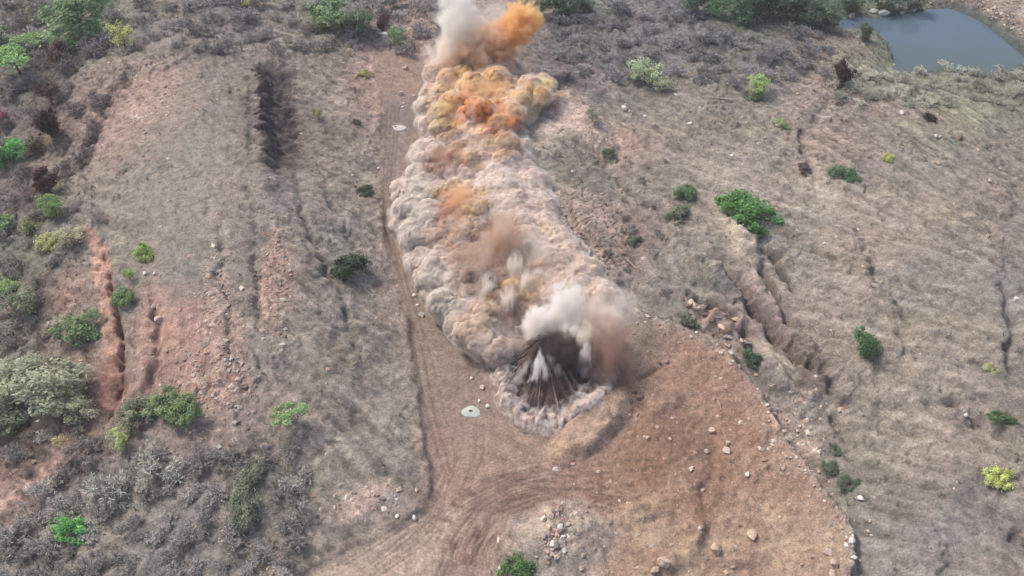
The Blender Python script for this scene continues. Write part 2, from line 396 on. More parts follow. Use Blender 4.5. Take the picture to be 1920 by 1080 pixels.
# loading ramp at the near end of the shot bench
rp = blob(1110,800,95,34,-40,0.35,US,VS); H += rp*2.2
churn = m_spoil*(sst(-0.1, 0.35, fbm(X, Y, 18, 2, 115))); H += churn*0.8*np.abs(fbm(X, Y, 4.5, 4, 116))+m_spoil*0.35*fbm(X, Y, 1.6, 3, 117)
AR = np.hypot(U-1055, (V-1060)*1.45)+10*wu_; AA = np.arctan2((V-1060)*1.45, U-1055)
arcs = fbm(AR/7.0, AA*2.2, 1.0, 4, 118); arcz = sst(-0.35, 0.3, fbm(X, Y, 12, 3, 119))*sst(120, 150, AR)*sst(330, 230, AR)*sst(0.3, -0.2, AA)*np.clip(m_road+m_spoil, 0, 1); H += arcz*0.22*arcs
for (a, b, rx_, ry_, an, hh) in [(1060,1010,60,48,10,2.6),(1250,1055,40,20,0,1.6),(1300,1000,22,40,10,1.6),(1210,960,60,18,-20,1.0),(1380,1040,50,22,10,1.0),(1230,760,40,22,-20,1.2)]: H += hh*blob(a, b, rx_, ry_, an, 0.5, US, VS)*(1+0.6*wg_)
# shoulder of road: cut bank on the left side and a low berm
sel, dB, sgB, tB = line_dist([(712,180),(708,300),(714,420),(735,500),(760,600),(772,700),(788,820),(803,900),(790,955),(700,1005),(560,1065)], US, VS, 40)
H[sel] += 0.38*np.clip(0.5+1.2*wu_[sel]+wf_[sel], 0, 1.5)*np.exp(-((dB-3)/6.0)**2)*(1-m_road[sel]*0.4)
# wheel ruts on the haul road
def rut(pts, k=1.0):
    out = np.zeros(H.shape)
    for off in (-7, 7):
        sel, d, _, _ = line_dist([(a+off, b) for a, b in pts], U+2*wu_, V, 20); out[sel] = np.maximum(out[sel], np.exp(-(d/2.3)**2))
    return out*m_road*k
RUTS = [[(742,200),(735,320),(732,430),(760,540),(795,640),(825,760),(850,860),(820,960),(700,1060)],
        [(735,200),(728,330),(728,440),(750,540),(785,650),(810,780),(838,880),(800,960),(640,1060)],
        [(900,800),(900,850),(870,930),(790,1020),(690,1090)], [(1240,880),(1120,890),(980,905),(900,950),(850,1020),(820,1090)],
        [(1300,905),(1150,915),(1020,925),(930,965),(890,1030),(880,1090)], [(930,815),(1000,850),(1060,880)], [(1270,860),(1130,872),(960,890),(880,930),(760,1030)]]
rutm = np.zeros(H.shape)
for i, r in enumerate(RUTS): rutm = np.maximum(rutm, rut(r, 0.9 if i % 2 else 0.7))
H -= 0.22*rutm
# pond bed, banks, far embankment
H = H*(1-m_pond) + (HB-1.5)*m_pond
WZ = float(np.mean(HB[(sd_pond > 5) & (U < 1925) & (V > 0)])) + 0.0
flat = sst(-70, -4, sd_pond); H = H*(1-flat) + np.where(sd_pond > -4, WZ-1.6*sst(-4, 12, sd_pond)-0.05, WZ+0.05+(H-HB)*0.5+np.maximum(-sd_pond-4, 0)*0.03)*flat
selb, db, sgb, tb = line_dist(BANK, U, V, 60); H[selb] += 3.2*np.exp(-(db/17.0)**2)
bankm = np.zeros(H.shape); bankm[selb] = np.exp(-(db/15.0)**2)*(1-m_pond[selb])
H += bankm*0.7*fbm(X, Y, 1.6, 2, 121)
self_, df, _, _ = line_dist(FARROAD, U, V, 60); frm = np.zeros(H.shape); frm[self_] = np.exp(-(df/15.0)**4)

# ------------------------------------------------------------------ terrain: soil patches
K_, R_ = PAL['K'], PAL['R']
paint(band*sst(330, 210, V), (66,54,60), 0.95); paint(band, (92,80,82), 0.6); paint(blob(530,320,26,50,10,0.6), (112,98,94), 0.5)
paint(blob(300,160,60,34,-30,0.7), (180,148,136), 0.5); paint(blob(250,210,50,50,0,0.7), (172,142,132), 0.4); paint(blob(360,620,75,85,0,0.5), (176,138,126), 0.7)
paint(blob(515,530,26,85,4,0.5), (190,150,132), 0.75); paint(blob(295,610,26,80,0,0.5), (182,138,122), 0.7); paint(blob(400,560,24,120,0,0.6), (170,146,136), 0.5)
paint(blob(410,690,50,100,0,0.5), (184,146,132), 0.7); paint(blob(330,700,70,45,-35,0.5), (172,136,124), 0.6)
_s, _d, _g, _t = line_dist([(165,432),(186,470),(196,530),(206,600),(212,670),(210,740)], US, VS, 60); gm = np.zeros(H.shape); gm[_s] = sst(1, -1, (_d-(9+9*np.sin(math.pi*np.clip(_t, 0, 1))**0.6))/4.0); paint(gm, (196,150,132), 0.92)
paint(gm*sst(0.0, 0.4, fbm(U, V*0.2, 5, 3, 78)), (168,112,92), 0.7); paint(blob(208,720,26,60,0,0.4,US,VS), (160,110,100), 0.8); paint(blob(150,690,30,60,0,0.5), (120,104,100), 0.5)
_s, _d, _g, _t = line_dist([(-60,1000),(0,942),(45,905),(85,868),(122,838)], US, VS, 40); tm = np.zeros(H.shape); tm[_s] = sst(1, -1, (_d-13)/5.0); paint(tm, (206,166,150), 0.95)
paint(blob(40,870,100,24,-42,0.5), (134,112,104), 0.5); paint(blob(100,810,110,40,-25,0.6), (122,98,92), 0.7)
paint(blob(670,940,75,22,-28,0.4,US,VS), (208,176,160), 0.85); paint(blob(640,830,40,16,25,0.4), (196,176,160), 0.6)
paint(blob(740,170,35,70,0,0.5), (182,146,138), 0.6); paint(blob(710,130,25,40,10,0.5), (196,158,146), 0.6)
paint(blob(1080,230,90,42,32,0.5), (210,178,162), 0.8); paint(blob(1030,262,40,34,0,0.4), (222,196,176), 0.75); paint(blob(1090,150,90,16,8,0.6), (160,138,138), 0.6)
paint(blob(1060,90,110,70,0,0.5), (112,108,112), 0.7); paint(blob(1085,310,70,50,20,0.5), (118,114,108), 0.75); paint(blob(1090,430,75,60,50,0.5), (160,136,130), 0.75)
paint(blob(1170,580,60,50,0,0.6), (128,120,114), 0.6); paint(blob(1390,95,110,35,10,0.5), (118,116,118), 0.65); paint(blob(1720,145,130,36,20,0.6), (150,150,128), 0.75)
paint(blob(1580,90,60,32,10,0.5), (158,142,134), 0.6); paint(blob(1660,205,110,20,10,0.5), (150,124,118), 0.6); paint(blob(1520,370,50,40,30,0.6), (176,162,148), 0.6)
paint(blob(1388,455,24,66,-30,0.4), (190,170,150), 0.85); paint(blob(1470,690,14,70,-48,0.5), (192,174,152), 0.7); paint(blob(1330,540,40,26,40,0.5), (150,142,130), 0.6); paint(blob(1350,600,60,18,35,0.5), (176,144,134), 0.7)
paint(blob(1480,640,30,90,-40,0.5), (128,108,104), 0.6); paint(blob(1480,820,40,70,-35,0.5), (190,160,144), 0.55); paint(blob(1800,960,170,90,0,0.6), (138,126,122), 0.6)
pal_ = sst(0.22, 0.48, fbm(X, Y, 1.25, 2, 231))
for a, b, rx_, ry_, an, kk in [(400,560,22,150,2,.8),(410,700,62,70,0,.9),(515,530,24,100,4,1.0),(290,600,24,90,0,.7),(270,190,60,60,-20,.6),(1100,250,80,36,30,.9),(1490,820,40,70,-35,1.0),(1560,990,40,80,-15,.6),(680,935,70,22,-28,.9),(735,150,30,50,0,.7),(1600,200,110,30,8,.5),(1700,720,200,200,0,.25),(640,700,80,200,0,.3),(1400,200,150,50,0,.35)]:
    paint(pal_*blob(a, b, rx_, ry_, an, 0.7), (222,196,176), 0.75*kk)
paint(sst(0.42, 0.62, fbm(X, Y, 1.6, 3, 232))*rough, (92,82,76), 0.55)
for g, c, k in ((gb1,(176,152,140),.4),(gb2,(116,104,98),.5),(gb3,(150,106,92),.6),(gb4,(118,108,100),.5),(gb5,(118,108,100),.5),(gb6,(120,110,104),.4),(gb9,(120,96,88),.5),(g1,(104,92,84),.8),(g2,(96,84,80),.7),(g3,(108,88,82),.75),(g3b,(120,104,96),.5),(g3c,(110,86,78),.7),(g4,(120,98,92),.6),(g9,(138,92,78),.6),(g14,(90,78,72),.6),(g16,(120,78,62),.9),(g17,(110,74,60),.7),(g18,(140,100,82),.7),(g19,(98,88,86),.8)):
    paint(g, c, k)  # gully tints: reddish soil in some, ditch shade painted dark in others
# streaks and cracks tint (lighter on the raised streaks, darker in the rills)
tone = 1 + rough*(0.10*np.clip(st1, -2, 2) + 0.07*np.clip(st2, -2, 2)) + rough*0.20*fbm(X, Y, 3.0, 4, 131) + 0.0
tone = tone+0.16*fbm(X, Y, 18, 4, 141)*(0.4+0.6*rough)+0.10*fbm(X, Y, 60, 2, 143)
hue = np.clip(fbm(X, Y, 26, 4, 145)*1.6, -1, 1)[..., None]*rough[..., None]
COLR = COLR*np.clip(tone, 0.5, 1.5)[..., None].astype(np.float32)*(1+hue*np.array([0.05, 0.02, -0.08])).astype(np.float32)
paint(crack*sst(-0.2, 0.4, fbm(X, Y, 30, 2, 151)), (84,72,68), 0.55)
fract = blob(1100,430,70,95,-35,0.3)*1.0                     # fractured bench beside the shot
ck2 = sst(0.70, 0.9, fbm(X+wf_, Y+wg_, 2.6, 2, 161, ridged=True))*fract
H -= 0.9*ck2; paint(ck2, (70,54,50), 0.85); paint(fract*sst(0.1, 0.5, fbm(X, Y, 1.7, 2, 163)), (204,172,158), 0.5)
# road tones
rw = m_road*(1-m_spoil)
paint(rw, (154,130,116), 0.8); paint(rw*blob(740,290,30,110,0,0.5), (148,130,124), 0.8); paint(rw*blob(760,215,50,30,0,0.6), (132,120,124), 0.7)
paint(rw*blob(800,640,40,130,0,0.6), (152,134,122), 0.6); paint(rw*blob(880,700,60,60,0,0.5), (150,128,120), 0.7); paint(rw*blob(850,900,110,70,0,0.6), (172,140,124), 0.7)
paint(rw*blob(720,1040,170,60,-25,0.4), (192,168,150), 0.85); paint(rw*blob(960,945,110,26,-12,0.5), (140,112,102), 0.8); paint(rw*blob(1050,850,90,30,10,0.6), (166,136,122), 0.6)
paint(rp, (192,158,132), 0.85); paint(rp*sst(0, 0.5, fbm(X+Y, (X-Y)*0.2, 2.5, 3, 171)), (168,134,110), 0.6)
paint(rutm, (124,100,92), 0.5)
# wheel smears of damp earth across the turning place
paint(arcz*sst(-0.15, 0.25, arcs), (112,84,74), 0.85); paint(np.exp(-((AR-190)/28.0)**2)*arcz*sst(0.1, -0.3, AA), (124,94,82), 0.6); paint(arcz*sst(0.0, 0.4, -arcs), (190,160,140), 0.5)
smear = fbm(U*0.25, V*1.0 + 0.0007*(U-1100)**2, 12, 4, 181); zone = np.clip(blob(1080,905,280,65,-3,0.5)+blob(800,1010,120,40,-30,0.5), 0, 1)
paint(sst(0.0, 0.5, smear)*zone, (134,104,92), 0.75); paint(sst(0.05, 0.5, -smear)*zone, (186,154,134), 0.4)
# spoil tones
sp = m_spoil*sst(1110, 1230, UW+0.3*(VW-900)); m_sp0 = sp
paint(sp, (180,146,124), 0.45); paint(sp*blob(1270,690,110,60,20,0.5), (172,130,110), 0.7); paint(sp*blob(1380,900,90,60,30,0.5), (170,132,112), 0.7)
paint(sp*sst(0.05, 0.5, fbm(U*1.6+V*0.5, V-0.2*U, 60, 5, 191)), (150,112,92), 0.6); paint(sp*blob(1230,1000,120,90,0,0.5)*sst(0.0, 0.45, fbm(X, Y, 5, 5, 201, 0.65)), (210,176,142), 0.7)
paint(sp*sst(-0.1, 0.35, fbm(X, Y, 15, 3, 251))*sst(880, 980, VW), (196,166,138), 0.7); paint(sp*sst(0.0, 0.4, fbm(X, Y, 7, 4, 253)), (150,116,98), 0.55)
paint(sp*blob(1230,840,110,50,-25,0.5), (140,102,86), 0.75); paint(sp*blob(1330,900,30,90,15,0.5), (136,100,84), 0.6); paint(sp*blob(1390,800,70,60,30,0.5), (172,128,106), 0.6)
paint(blob(1060,1010,62,60,20,0.4), (196,172,156), 0.7); paint(blob(1050,1000,14,34,0,0.5)*1.0, (96,84,80), 0.7); paint(blob(1010,1060,50,40,0,0.5), (150,138,134), 0.6)
paint(edge*sst(0.0, 0.4, fbm(X, Y, 2.0, 3, 211)), (214,182,164), 0.6)
paint(bankm*sst(-0.1, 0.3, fbm(X, Y, 1.2, 2, 221)), (196,178,160), 0.8); paint(bankm*sst(0.1, 0.4, -fbm(X, Y, 1.2, 2, 221)), (92,88,86), 0.6); paint(frm, (176,156,144), 0.85)
shore = np.exp(-((sd_pond+6)/7.0)**2)*(V > 40); paint(shore, (112,124,110), 0.5)
selt, dt, _, _ = line_dist(BANK, U, V, 60); sb = np.zeros(H.shape); sb[selt] = (sd_pond[selt] > -9)*(sd_pond[selt] < 2)*1.0; paint(sb*sst(-0.2,0.2,wf_), (84,76,72), 0.7)
paint(m_pond, (70,84,84), 0.9)
COLR = COLR*(1-0.10*np.clip(m_sp0+0.5*m_road, 0, 1))[..., None].astype(np.float32)
_lum = COLR@np.array([0.3,0.55,0.15], np.float32); _k = (0.77+0.04*m_sp0+0.08*m_road)[..., None].astype(np.float32); COLR = (_lum[..., None]*(1-_k)+COLR*_k)*np.array([0.985,1.0,0.95], np.float32)
Hf = H.astype(np.float32)
def height(x, y):
    i = np.interp(x, gx, np.arange(NX)); j = np.interp(y, gy, np.arange(NY))
    i0 = np.clip(np.floor(i).astype(int), 0, NX-2); j0 = np.clip(np.floor(j).astype(int), 0, NY-2); fi = i-i0; fj = j-j0
    return (Hf[j0, i0]*(1-fi)+Hf[j0, i0+1]*fi)*(1-fj)+(Hf[j0+1, i0]*(1-fi)+Hf[j0+1, i0+1]*fi)*fj
def ground_at(px, py):
    """point of the terrain seen at a photo pixel"""
    d = ray(px, py); t = np.linspace(130, 620, 700); P = np.array([0, 0, CAM_H])+d*t[:, None]
    below = P[:, 2] < height(P[:, 0], P[:, 1]); k = int(np.argmax(below)) if below.any() else 350
    a, b = t[max(k-1, 0)], t[k]
    for _ in range(8):
        mth = (a+b)/2; p = np.array([0, 0, CAM_H])+d*mth
        if p[2] < height(p[0], p[1]): b = mth
        else: a = mth
    p = np.array([0, 0, CAM_H])+d*b; p[2] = float(height(p[0], p[1])); return p
def mpp_at(p): return math.sqrt(p[0]**2+p[1]**2+(p[2]-CAM_H)**2)/FPX

# build the sheet, split by what it is so each piece of the setting has its own mask
cls = np.zeros((NY-1, NX-1), np.int8)
cen = lambda A: A[:-1, :-1]
cls[(cen(m_road) > 0.5) & (cen(m_spoil) <= 0.5)] = 1
cls[cen(m_spoil) > 0.5] = 2
cls[(cen(frm) > 0.5)] = 3
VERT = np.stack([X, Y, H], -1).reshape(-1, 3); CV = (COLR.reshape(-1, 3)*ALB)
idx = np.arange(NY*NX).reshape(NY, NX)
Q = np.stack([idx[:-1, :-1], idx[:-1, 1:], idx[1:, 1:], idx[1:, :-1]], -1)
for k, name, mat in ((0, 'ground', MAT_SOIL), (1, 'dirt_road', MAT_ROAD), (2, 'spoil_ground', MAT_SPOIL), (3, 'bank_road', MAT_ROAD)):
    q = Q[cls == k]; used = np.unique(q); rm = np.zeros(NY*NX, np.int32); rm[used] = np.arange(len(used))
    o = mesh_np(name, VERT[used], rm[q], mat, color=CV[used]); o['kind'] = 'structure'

# pond
def water_material():
    m, nt, out = new_mat('pond_water'); L = nt.links
    geo = N(nt, 'ShaderNodeNewGeometry'); n1 = N(nt, 'ShaderNodeTexNoise', i_Scale=0.05, i_Detail=3.0); L.new(geo.outputs['Position'], n1.inputs['Vector'])
    sxy = N(nt, 'ShaderNodeSeparateXYZ'); L.new(geo.outputs['Position'], sxy.inputs[0])
    murk = remap(nt, math_n(nt, 'ADD', sxy.outputs[1], math_n(nt, 'MULTIPLY', n1.outputs[0], 26.0)), 286.0, 330.0, 0.0, 1.0)
    c = mixc(nt, murk, tuple(lin((84,94,84))), tuple(lin((84,100,112))))
    n2 = N(nt, 'ShaderNodeTexNoise', i_Scale=0.8, i_Detail=5.0); L.new(geo.outputs['Position'], n2.inputs['Vector'])
    bp = N(nt, 'ShaderNodeBump', i_Strength=0.12, i_Distance=0.1); L.new(n2.outputs[0], bp.inputs['Height'])
    bs = N(nt, 'ShaderNodeBsdfPrincipled'); bs.inputs['Roughness'].default_value = 0.06; bs.inputs['IOR'].default_value = 1.33
    L.new(c, bs.inputs['Base Color']); L.new(bp.outputs[0], bs.inputs['Normal']); L.new(bs.outputs[0], out.inputs[0]); return m
wp = [at_z(a, b, WZ) for a, b in [(1540,10),(1700,-10),(1830,-6),(2120,150),(2120,300),(1860,210),(1640,130),(1580,60)]]
cw = np.mean(wp, 0); WV = [cw]+wp; nW = len(wp)
ow = mesh_np('pond_water', WV, [[0, i+1, (i+1) % nW+1] for i in range(nW)][::1], water_material(), smooth=False); ow['kind'] = 'structure'
print('terrain done', NX, NY, 'water', WZ)
# ------------------------------------------------------------------ the blast: rolling dust
def above(px, py, h):
    """point h metres above the terrain that is seen at a photo pixel"""
    z = 5.0
    for _ in range(8):
        p = at_z(px, py, z); z = float(height(p[0], p[1]))+h
    return at_z(px, py, z)
def ico(sub):
    import bmesh
    b = bmesh.new(); bmesh.ops.create_icosphere(b, subdivisions=sub, radius=1.0)
    V = np.array([v.co[:] for v in b.verts]); F = np.array([[v.index for v in f.verts] for f in b.faces]); b.free(); return V, F
ICO2 = ico(2); ICO3 = ico(3)
def remeshed(spheres, vox, smooth=0):
    """union of ellipsoids (centre, radii, 3x3 rotation or None) as one closed skin"""
    SV, SF = ICO2; Vs, Fs = [], []; n = 0
    for c, r, R in spheres:
        v = SV*np.asarray(r)
        if R is not None: v = v @ R.T
        Vs.append(v+c); Fs.append(SF+n); n += len(SV)
    o = mesh_np('tmp', np.concatenate(Vs), np.concatenate(Fs))
    md = o.modifiers.new('r', 'REMESH'); md.mode = 'VOXEL'; md.voxel_size = vox
    dg = bpy.context.evaluated_depsgraph_get(); dg.update(); ev = o.evaluated_get(dg); me = ev.to_mesh()
    V = np.empty(len(me.vertices)*3, np.float32); me.vertices.foreach_get('co', V)
    Nn = np.empty(len(me.vertices)*3, np.float32); me.vertices.foreach_get('normal', Nn)
    F = np.empty(len(me.loops), np.int32); me.loops.foreach_get('vertex_index', F)
    ok = len(me.loops) == 4*len(me.polygons)
    ev.to_mesh_clear(); bpy.data.objects.remove(o)
    assert ok
    return V.reshape(-1, 3).astype(float), Nn.reshape(-1, 3).astype(float), F.reshape(-1, 4)
def vnormals(V, F):
    a = V[F[:, 2]]-V[F[:, 0]]; b = V[F[:, 3]]-V[F[:, 1]]; fn = np.cross(a, b); n = np.zeros_like(V)
    for k in range(4): np.add.at(n, F[:, k], fn)
    return n/(np.linalg.norm(n, axis=1, keepdims=True)+1e-9)
def relax(V, F, n, k=0.5):
    deg = np.zeros(len(V)); E = np.concatenate([F[:, [0, 1]], F[:, [1, 2]], F[:, [2, 3]], F[:, [3, 0]]]); np.add.at(deg, E[:, 0], 1)
    for _ in range(n):
        A = np.stack([np.bincount(E[:, 0], V[E[:, 1], c], len(V)) for c in range(3)], 1)/np.maximum(deg, 1)[:, None]; V = V*(1-k)+A*k
    return V
def billow(P, scale, seed): 
    d = worley3(P, scale, seed); return 0.55-np.minimum(d, 1.1)**2
def dust_material(name, rad=1.1):
    m, nt, out = new_mat(name); L = nt.links
    at = N(nt, 'ShaderNodeAttribute', attribute_name='tint'); geo = N(nt, 'ShaderNodeNewGeometry')
    n1 = N(nt, 'ShaderNodeTexNoise', i_Scale=0.8, i_Detail=7.0, i_Roughness=0.65); L.new(geo.outputs['Position'], n1.inputs['Vector'])
    f = remap(nt, n1.outputs[0], 0.3, 0.7, 0.93, 1.07); cc = N(nt, 'ShaderNodeCombineColor')
    for i in range(3): L.new(f, cc.inputs[i])
    c = mixc(nt, 1.0, at.outputs['Color'], cc.outputs[0], 'MULTIPLY')
    bs = N(nt, 'ShaderNodeBsdfPrincipled'); bs.inputs['Roughness'].default_value = 1.0; bs.inputs['Specular IOR Level'].default_value = 0.0
    bs.inputs['Subsurface Weight'].default_value = 0.6; bs.inputs['Subsurface Radius'].default_value = (1.0, 0.75, 0.6); bs.inputs['Subsurface Scale'].default_value = rad
    L.new(c, bs.inputs['Base Color'])
    bp = N(nt, 'ShaderNodeBump', i_Strength=0.35, i_Distance=0.8); L.new(n1.outputs[0], bp.inputs['Height']); L.new(bp.outputs[0], bs.inputs['Normal'])
    L.new(bs.outputs[0], out.inputs[0]); return m
MAT_DUST = dust_material('dust_cloud')
def smokecol(C, k=0.65, sat=0.88):
    l = (C@np.array([0.3, 0.55, 0.15]))[:, None]; return np.clip((l*(1-sat)+C*sat)*k, 0, 0.9)
def halo_material(name, col, dens):
    m, nt, out = new_mat(name); pv = N(nt, 'ShaderNodeVolumePrincipled'); pv.inputs['Color'].default_value = (*col, 1); pv.inputs['Density'].default_value = dens; nt.links.new(pv.outputs[0], out.inputs['Volume']); return m

def in_poly(px, py, poly):
    ins = False; n = len(poly)
    for i in range(n):
        (xa, ya), (xb, yb) = poly[i], poly[(i+1) % n]
        if (ya > py) != (yb > py) and px < (xb-xa)*(py-ya)/(yb-ya)+xa: ins = not ins
    return ins
def edge_d(px, py, poly):
    best = 1e9; n = len(poly)
    for i in range(n):
        a = np.array(poly[i], float); b = np.array(poly[(i+1) % n], float); e = b-a
        t = min(1, max(0, ((px-a[0])*e[0]+(py-a[1])*e[1])/max((e*e).sum(), 1e-9))); best = min(best, math.hypot(px-a[0]-t*e[0], py-a[1]-t*e[1]))
    return best
BODY = [(815,105),(800,135),(812,165),(785,190),(783,225),(808,262),(776,296),(768,330),(744,378),(742,415),(770,480),(800,545),(838,596),(870,640),(910,664),(930,680),(944,654),(972,626),(1060,612),
        (1130,600),(1135,565),(1108,500),(1060,462),(1046,415),(1022,372),(990,320),(980,262),(1000,228),(1034,190),(1018,160),(985,130),(960,90),(900,60),(850,70)]
def hprof(px, py):
    d = edge_d(px, py, BODY); base = 1.6+0.105*min(d, 62)
    if py > 120 and py < 260: base += 2.0*math.exp(-((px-930)/60)**2)
    if px > 960 and py > 260: base *= 0.8
    return base
sph = []; r_ = random.Random(4)
def scatter_poly(poly, n, mind, margin=0):
    xs = [p[0] for p in poly]; ys = [p[1] for p in poly]; pts = []; tries = 0
    while len(pts) < n and tries < n*60:
        tries += 1; a = r_.uniform(min(xs), max(xs)); b = r_.uniform(min(ys), max(ys))
        if not in_poly(a, b, poly): continue
        if margin and edge_d(a, b, poly) < margin: continue
        if any((a-q[0])**2+((b-q[1])*1.35)**2 < mind*mind for q in pts): continue
        pts.append((a, b))
    return pts
# leading edge: one knuckle after another along the left side
left = BODY[1:17]
left = BODY[1:16]
for (a, b), (c, d) in zip(left[:-1], left[1:]):
    n = max(1, int(math.hypot(c-a, d-b)/13))
    for i in range(n):
        t = (i+r_.random()*0.6)/n; px = a+(c-a)*t+r_.uniform(4, 14); py = b+(d-b)*t+r_.uniform(-4, 4)
        m = 0.15+0.02*(300-py)/300; rr = r_.uniform(1.7, 2.7)
        sph.append((above(px, py, rr*0.75), (rr*r_.uniform(1.1, 1.5), rr, rr*r_.uniform(0.85, 1.1)), None))
        px += r_.uniform(12, 24); rr = r_.uniform(2.0, 3.3); sph.append((above(px, py+r_.uniform(-6, 6), rr*1.1+1.0), (rr*1.3, rr, rr), None))
for px, py in scatter_poly(BODY, 420, 10.5, 12):
    h = hprof(px, py); sheet = px > 905+0.42*(py-300) and py > 300; rr = r_.uniform(1.5, 3.2) if not sheet else r_.uniform(3.4, 5.2)
    flatk = 1.0 if not sheet else 0.25; h = h if not sheet else h*0.85-1.0
    sph.append((above(px, py, max(h-rr*flatk, 0.5)+r_.uniform(-0.7, 0.9)*flatk), (rr*r_.uniform(0.95, 1.4), rr*r_.uniform(0.9, 1.2), rr*r_.uniform(0.85, 1.15)), None))
for px, py in scatter_poly(BODY, 120, 22, 16):                 # solid core underneath
    h = hprof(px, py)*0.45; sph.append((above(px, py, h-1.5), (5.0, 5.0, max(h, 2.0)), None))
# prominent billows: px, py, height above ground, radius
for px, py, h, rr in [(995,165,7,4.2),(1015,180,6,3.2),(1030,158,6.5,2.0),(975,190,7,4.0),(930,150,8.5,4.5),(885,165,8,4.5),(850,200,7,4.6),(828,222,5.5,4.2),(900,215,9,5),(940,235,7.5,4),(960,215,7,4),
        (880,250,6.5,3.4),(900,244,7,2.4),(944,278,5.5,5),(925,275,5.5,4),(884,300,7,3.2),(884,312,6,3.2),(850,300,6.5,2.4),(832,325,5.5,2.2),(844,318,6,1.8),(860,322,5.5,2.2),(820,290,5,3.2),(796,285,4,3.2),(812,140,4.5,3.2),(840,150,6,3.4),
        (798,200,4,3),(950,130,8,2.4),(936,125,8.5,2.2),(1025,425,4.5,2.6),(1040,440,4,2.2),(1015,412,4.5,2.0),(975,285,4,2.2),(984,270,3.6,2.0),(905,120,8,3.6),(870,120,7,3.2),
        (1000,135,6,2.4),(1018,150,5,1.8)]:
    sph.append((above(px, py, h), (rr, rr, rr*0.95), None))
# vertical jets in the middle: px, py foot, height, radius
def jet(px, py, hgt, rr, lean=(0, 0), out=None):
    p = above(px, py, 2.0); out = sph if out is None else out
    for k in range(9):
        t = k/8; c = p+np.array([lean[0]*t, lean[1]*t, hgt*t]); q = rr*(0.55+0.6*math.sin(math.pi*min(1, 0.2+t*0.9)))*(1-0.25*t)
        out.append((c, (q, q, q*1.3), None))
for a in [(918,560,7.5,0.9,(0,0)),(950,560,6,1.0,(1,0)),(906,590,4.5,0.8,(-.5,0)),(962,520,8,1.4,(.6,0)),(985,535,6.5,1.6,(1,0)),(940,590,4.5,0.9,(.4,0)),(972,580,5,0.9,(1.2,0)),(866,430,5.5,0.7,(0,0)),(846,425,4.0,0.7,(-.4,0)),(930,545,6,1.1,(-.2,0)),(885,520,6,1.6,(1.6,0)),(896,505,5.5,1.2,(2.0,0.6)),(990,560,4,1.0,(1,0)),(930,610,3.4,.9,(0,0))]:
    jet(*a)
V, Nn, F = remeshed(sph, 0.29)
HALO = [(c, np.asarray(r)+1.3, R) for c, r, R in sph]
V = relax(V, F, 9)
V = V+np.stack([fbm(V[:, 0]+V[:, 2], V[:, 1]-V[:, 2], 4.5, 4, q) for q in (61, 62, 63)], 1)*np.array([1.5, 1.5, 1.0]); Nn = vnormals(V, F)
u, v = project(V[:, 0], V[:, 1], V[:, 2])
front = sst(1010, 930, u-0.10*(v-420))                            # knobbly front, smoother sheet behind
jetz = np.exp(-((u-930)/60)**2-((v-545)/55)**2)
def vfbm(P, s, o, seed): return fbm(P[:, 0]+0.7*P[:, 2], P[:, 1]-0.9*P[:, 2], s, o, seed)
Wp = V+np.stack([vfbm(V, 5, 2, 5), vfbm(V, 5, 2, 6), vfbm(V, 5, 2, 7)], 1)*1.4
q1 = sst(-0.25, 0.25, vfbm(V, 10, 2, 93)); q2 = sst(-0.3, 0.3, vfbm(V, 6, 2, 95))
patch_ = 0.45+0.75*sst(-0.3, 0.4, vfbm(V, 9, 2, 91))
disp = (0.22+0.78*front)*patch_*(1-0.8*jetz)*((1.45*billow(Wp, 4.2, 1)*q1+1.0*billow(Wp, 2.2, 11)*(1-q1)+0.62*billow(Wp, 1.25, 2)*(0.4+q2))) + 0.34*(0.35+front)*billow(Wp, 0.75, 3)+0.9*vfbm(V, 5, 4, 9)*(1-front*0.6)+(0.5-0.25*front)*vfbm(V, 1.6, 4, 10)+jetz*0.7*fbm(V[:, 0]+V[:, 1]*0.3, V[:, 2]*0.15, 1.6, 3, 19)
V2 = relax(V+Nn*disp[:, None], F, 1)
# churned blocks along the far right of the sheet
blk = np.exp(-((u-(1010+0.42*(v-350)))/38)**2)*sst(300, 350, v)*sst(620, 540, v)
V2[:, 2] += blk*0.9*vfbm(V, 1.5, 2, 12)
C = np.tile(lin((226,206,192)), (len(V), 1))
wob = np.stack([vfbm(V, 7, 3, 21)*14, vfbm(V, 7, 3, 22)*10], 1); ub, vb = u+wob[:, 0], v+wob[:, 1]
def sb(px, py, rx, ry, c, k=0.9, soft=0.55, ang=0):
    global C
    ca, sa = math.cos(math.radians(ang)), math.sin(math.radians(ang)); a = ((ub-px)*ca+(vb-py)*sa)/rx; b = (-(ub-px)*sa+(vb-py)*ca)/ry
    m = ((1-sst(1-soft, 1+soft, np.hypot(a, b)))*k)[:, None]; C = C*(1-m)+lin(c)*m
sb(780,400,50,110,(210,197,186),0.85); sb(820,560,60,70,(204,190,178),0.85); sb(880,650,60,40,(222,196,178),0.7); sb(1010,370,70,90,(228,204,190),0.8); sb(1060,520,70,60,(226,200,180),0.8)
sb(810,140,26,30,(220,190,172),0.8); sb(880,150,60,40,(232,186,128),0.85); sb(930,180,70,45,(234,184,122),0.85); sb(800,200,24,22,(228,206,188),0.85)
sb(838,215,34,40,(200,172,108),0.8); sb(850,195,22,18,(216,196,130),0.7); sb(895,165,70,36,(240,188,120),0.9); sb(905,205,72,34,(226,146,70),0.97); sb(915,228,56,26,(206,112,48),0.97); sb(925,246,36,16,(178,84,36),0.95); sb(975,190,42,34,(240,196,132),0.85)
sb(1010,175,30,28,(240,194,118),0.9); sb(1015,152,26,10,(190,130,80),0.8); sb(950,225,30,22,(236,186,130),0.7); sb(890,238,24,14,(246,210,172),0.9); sb(940,275,38,22,(214,172,128),0.9)
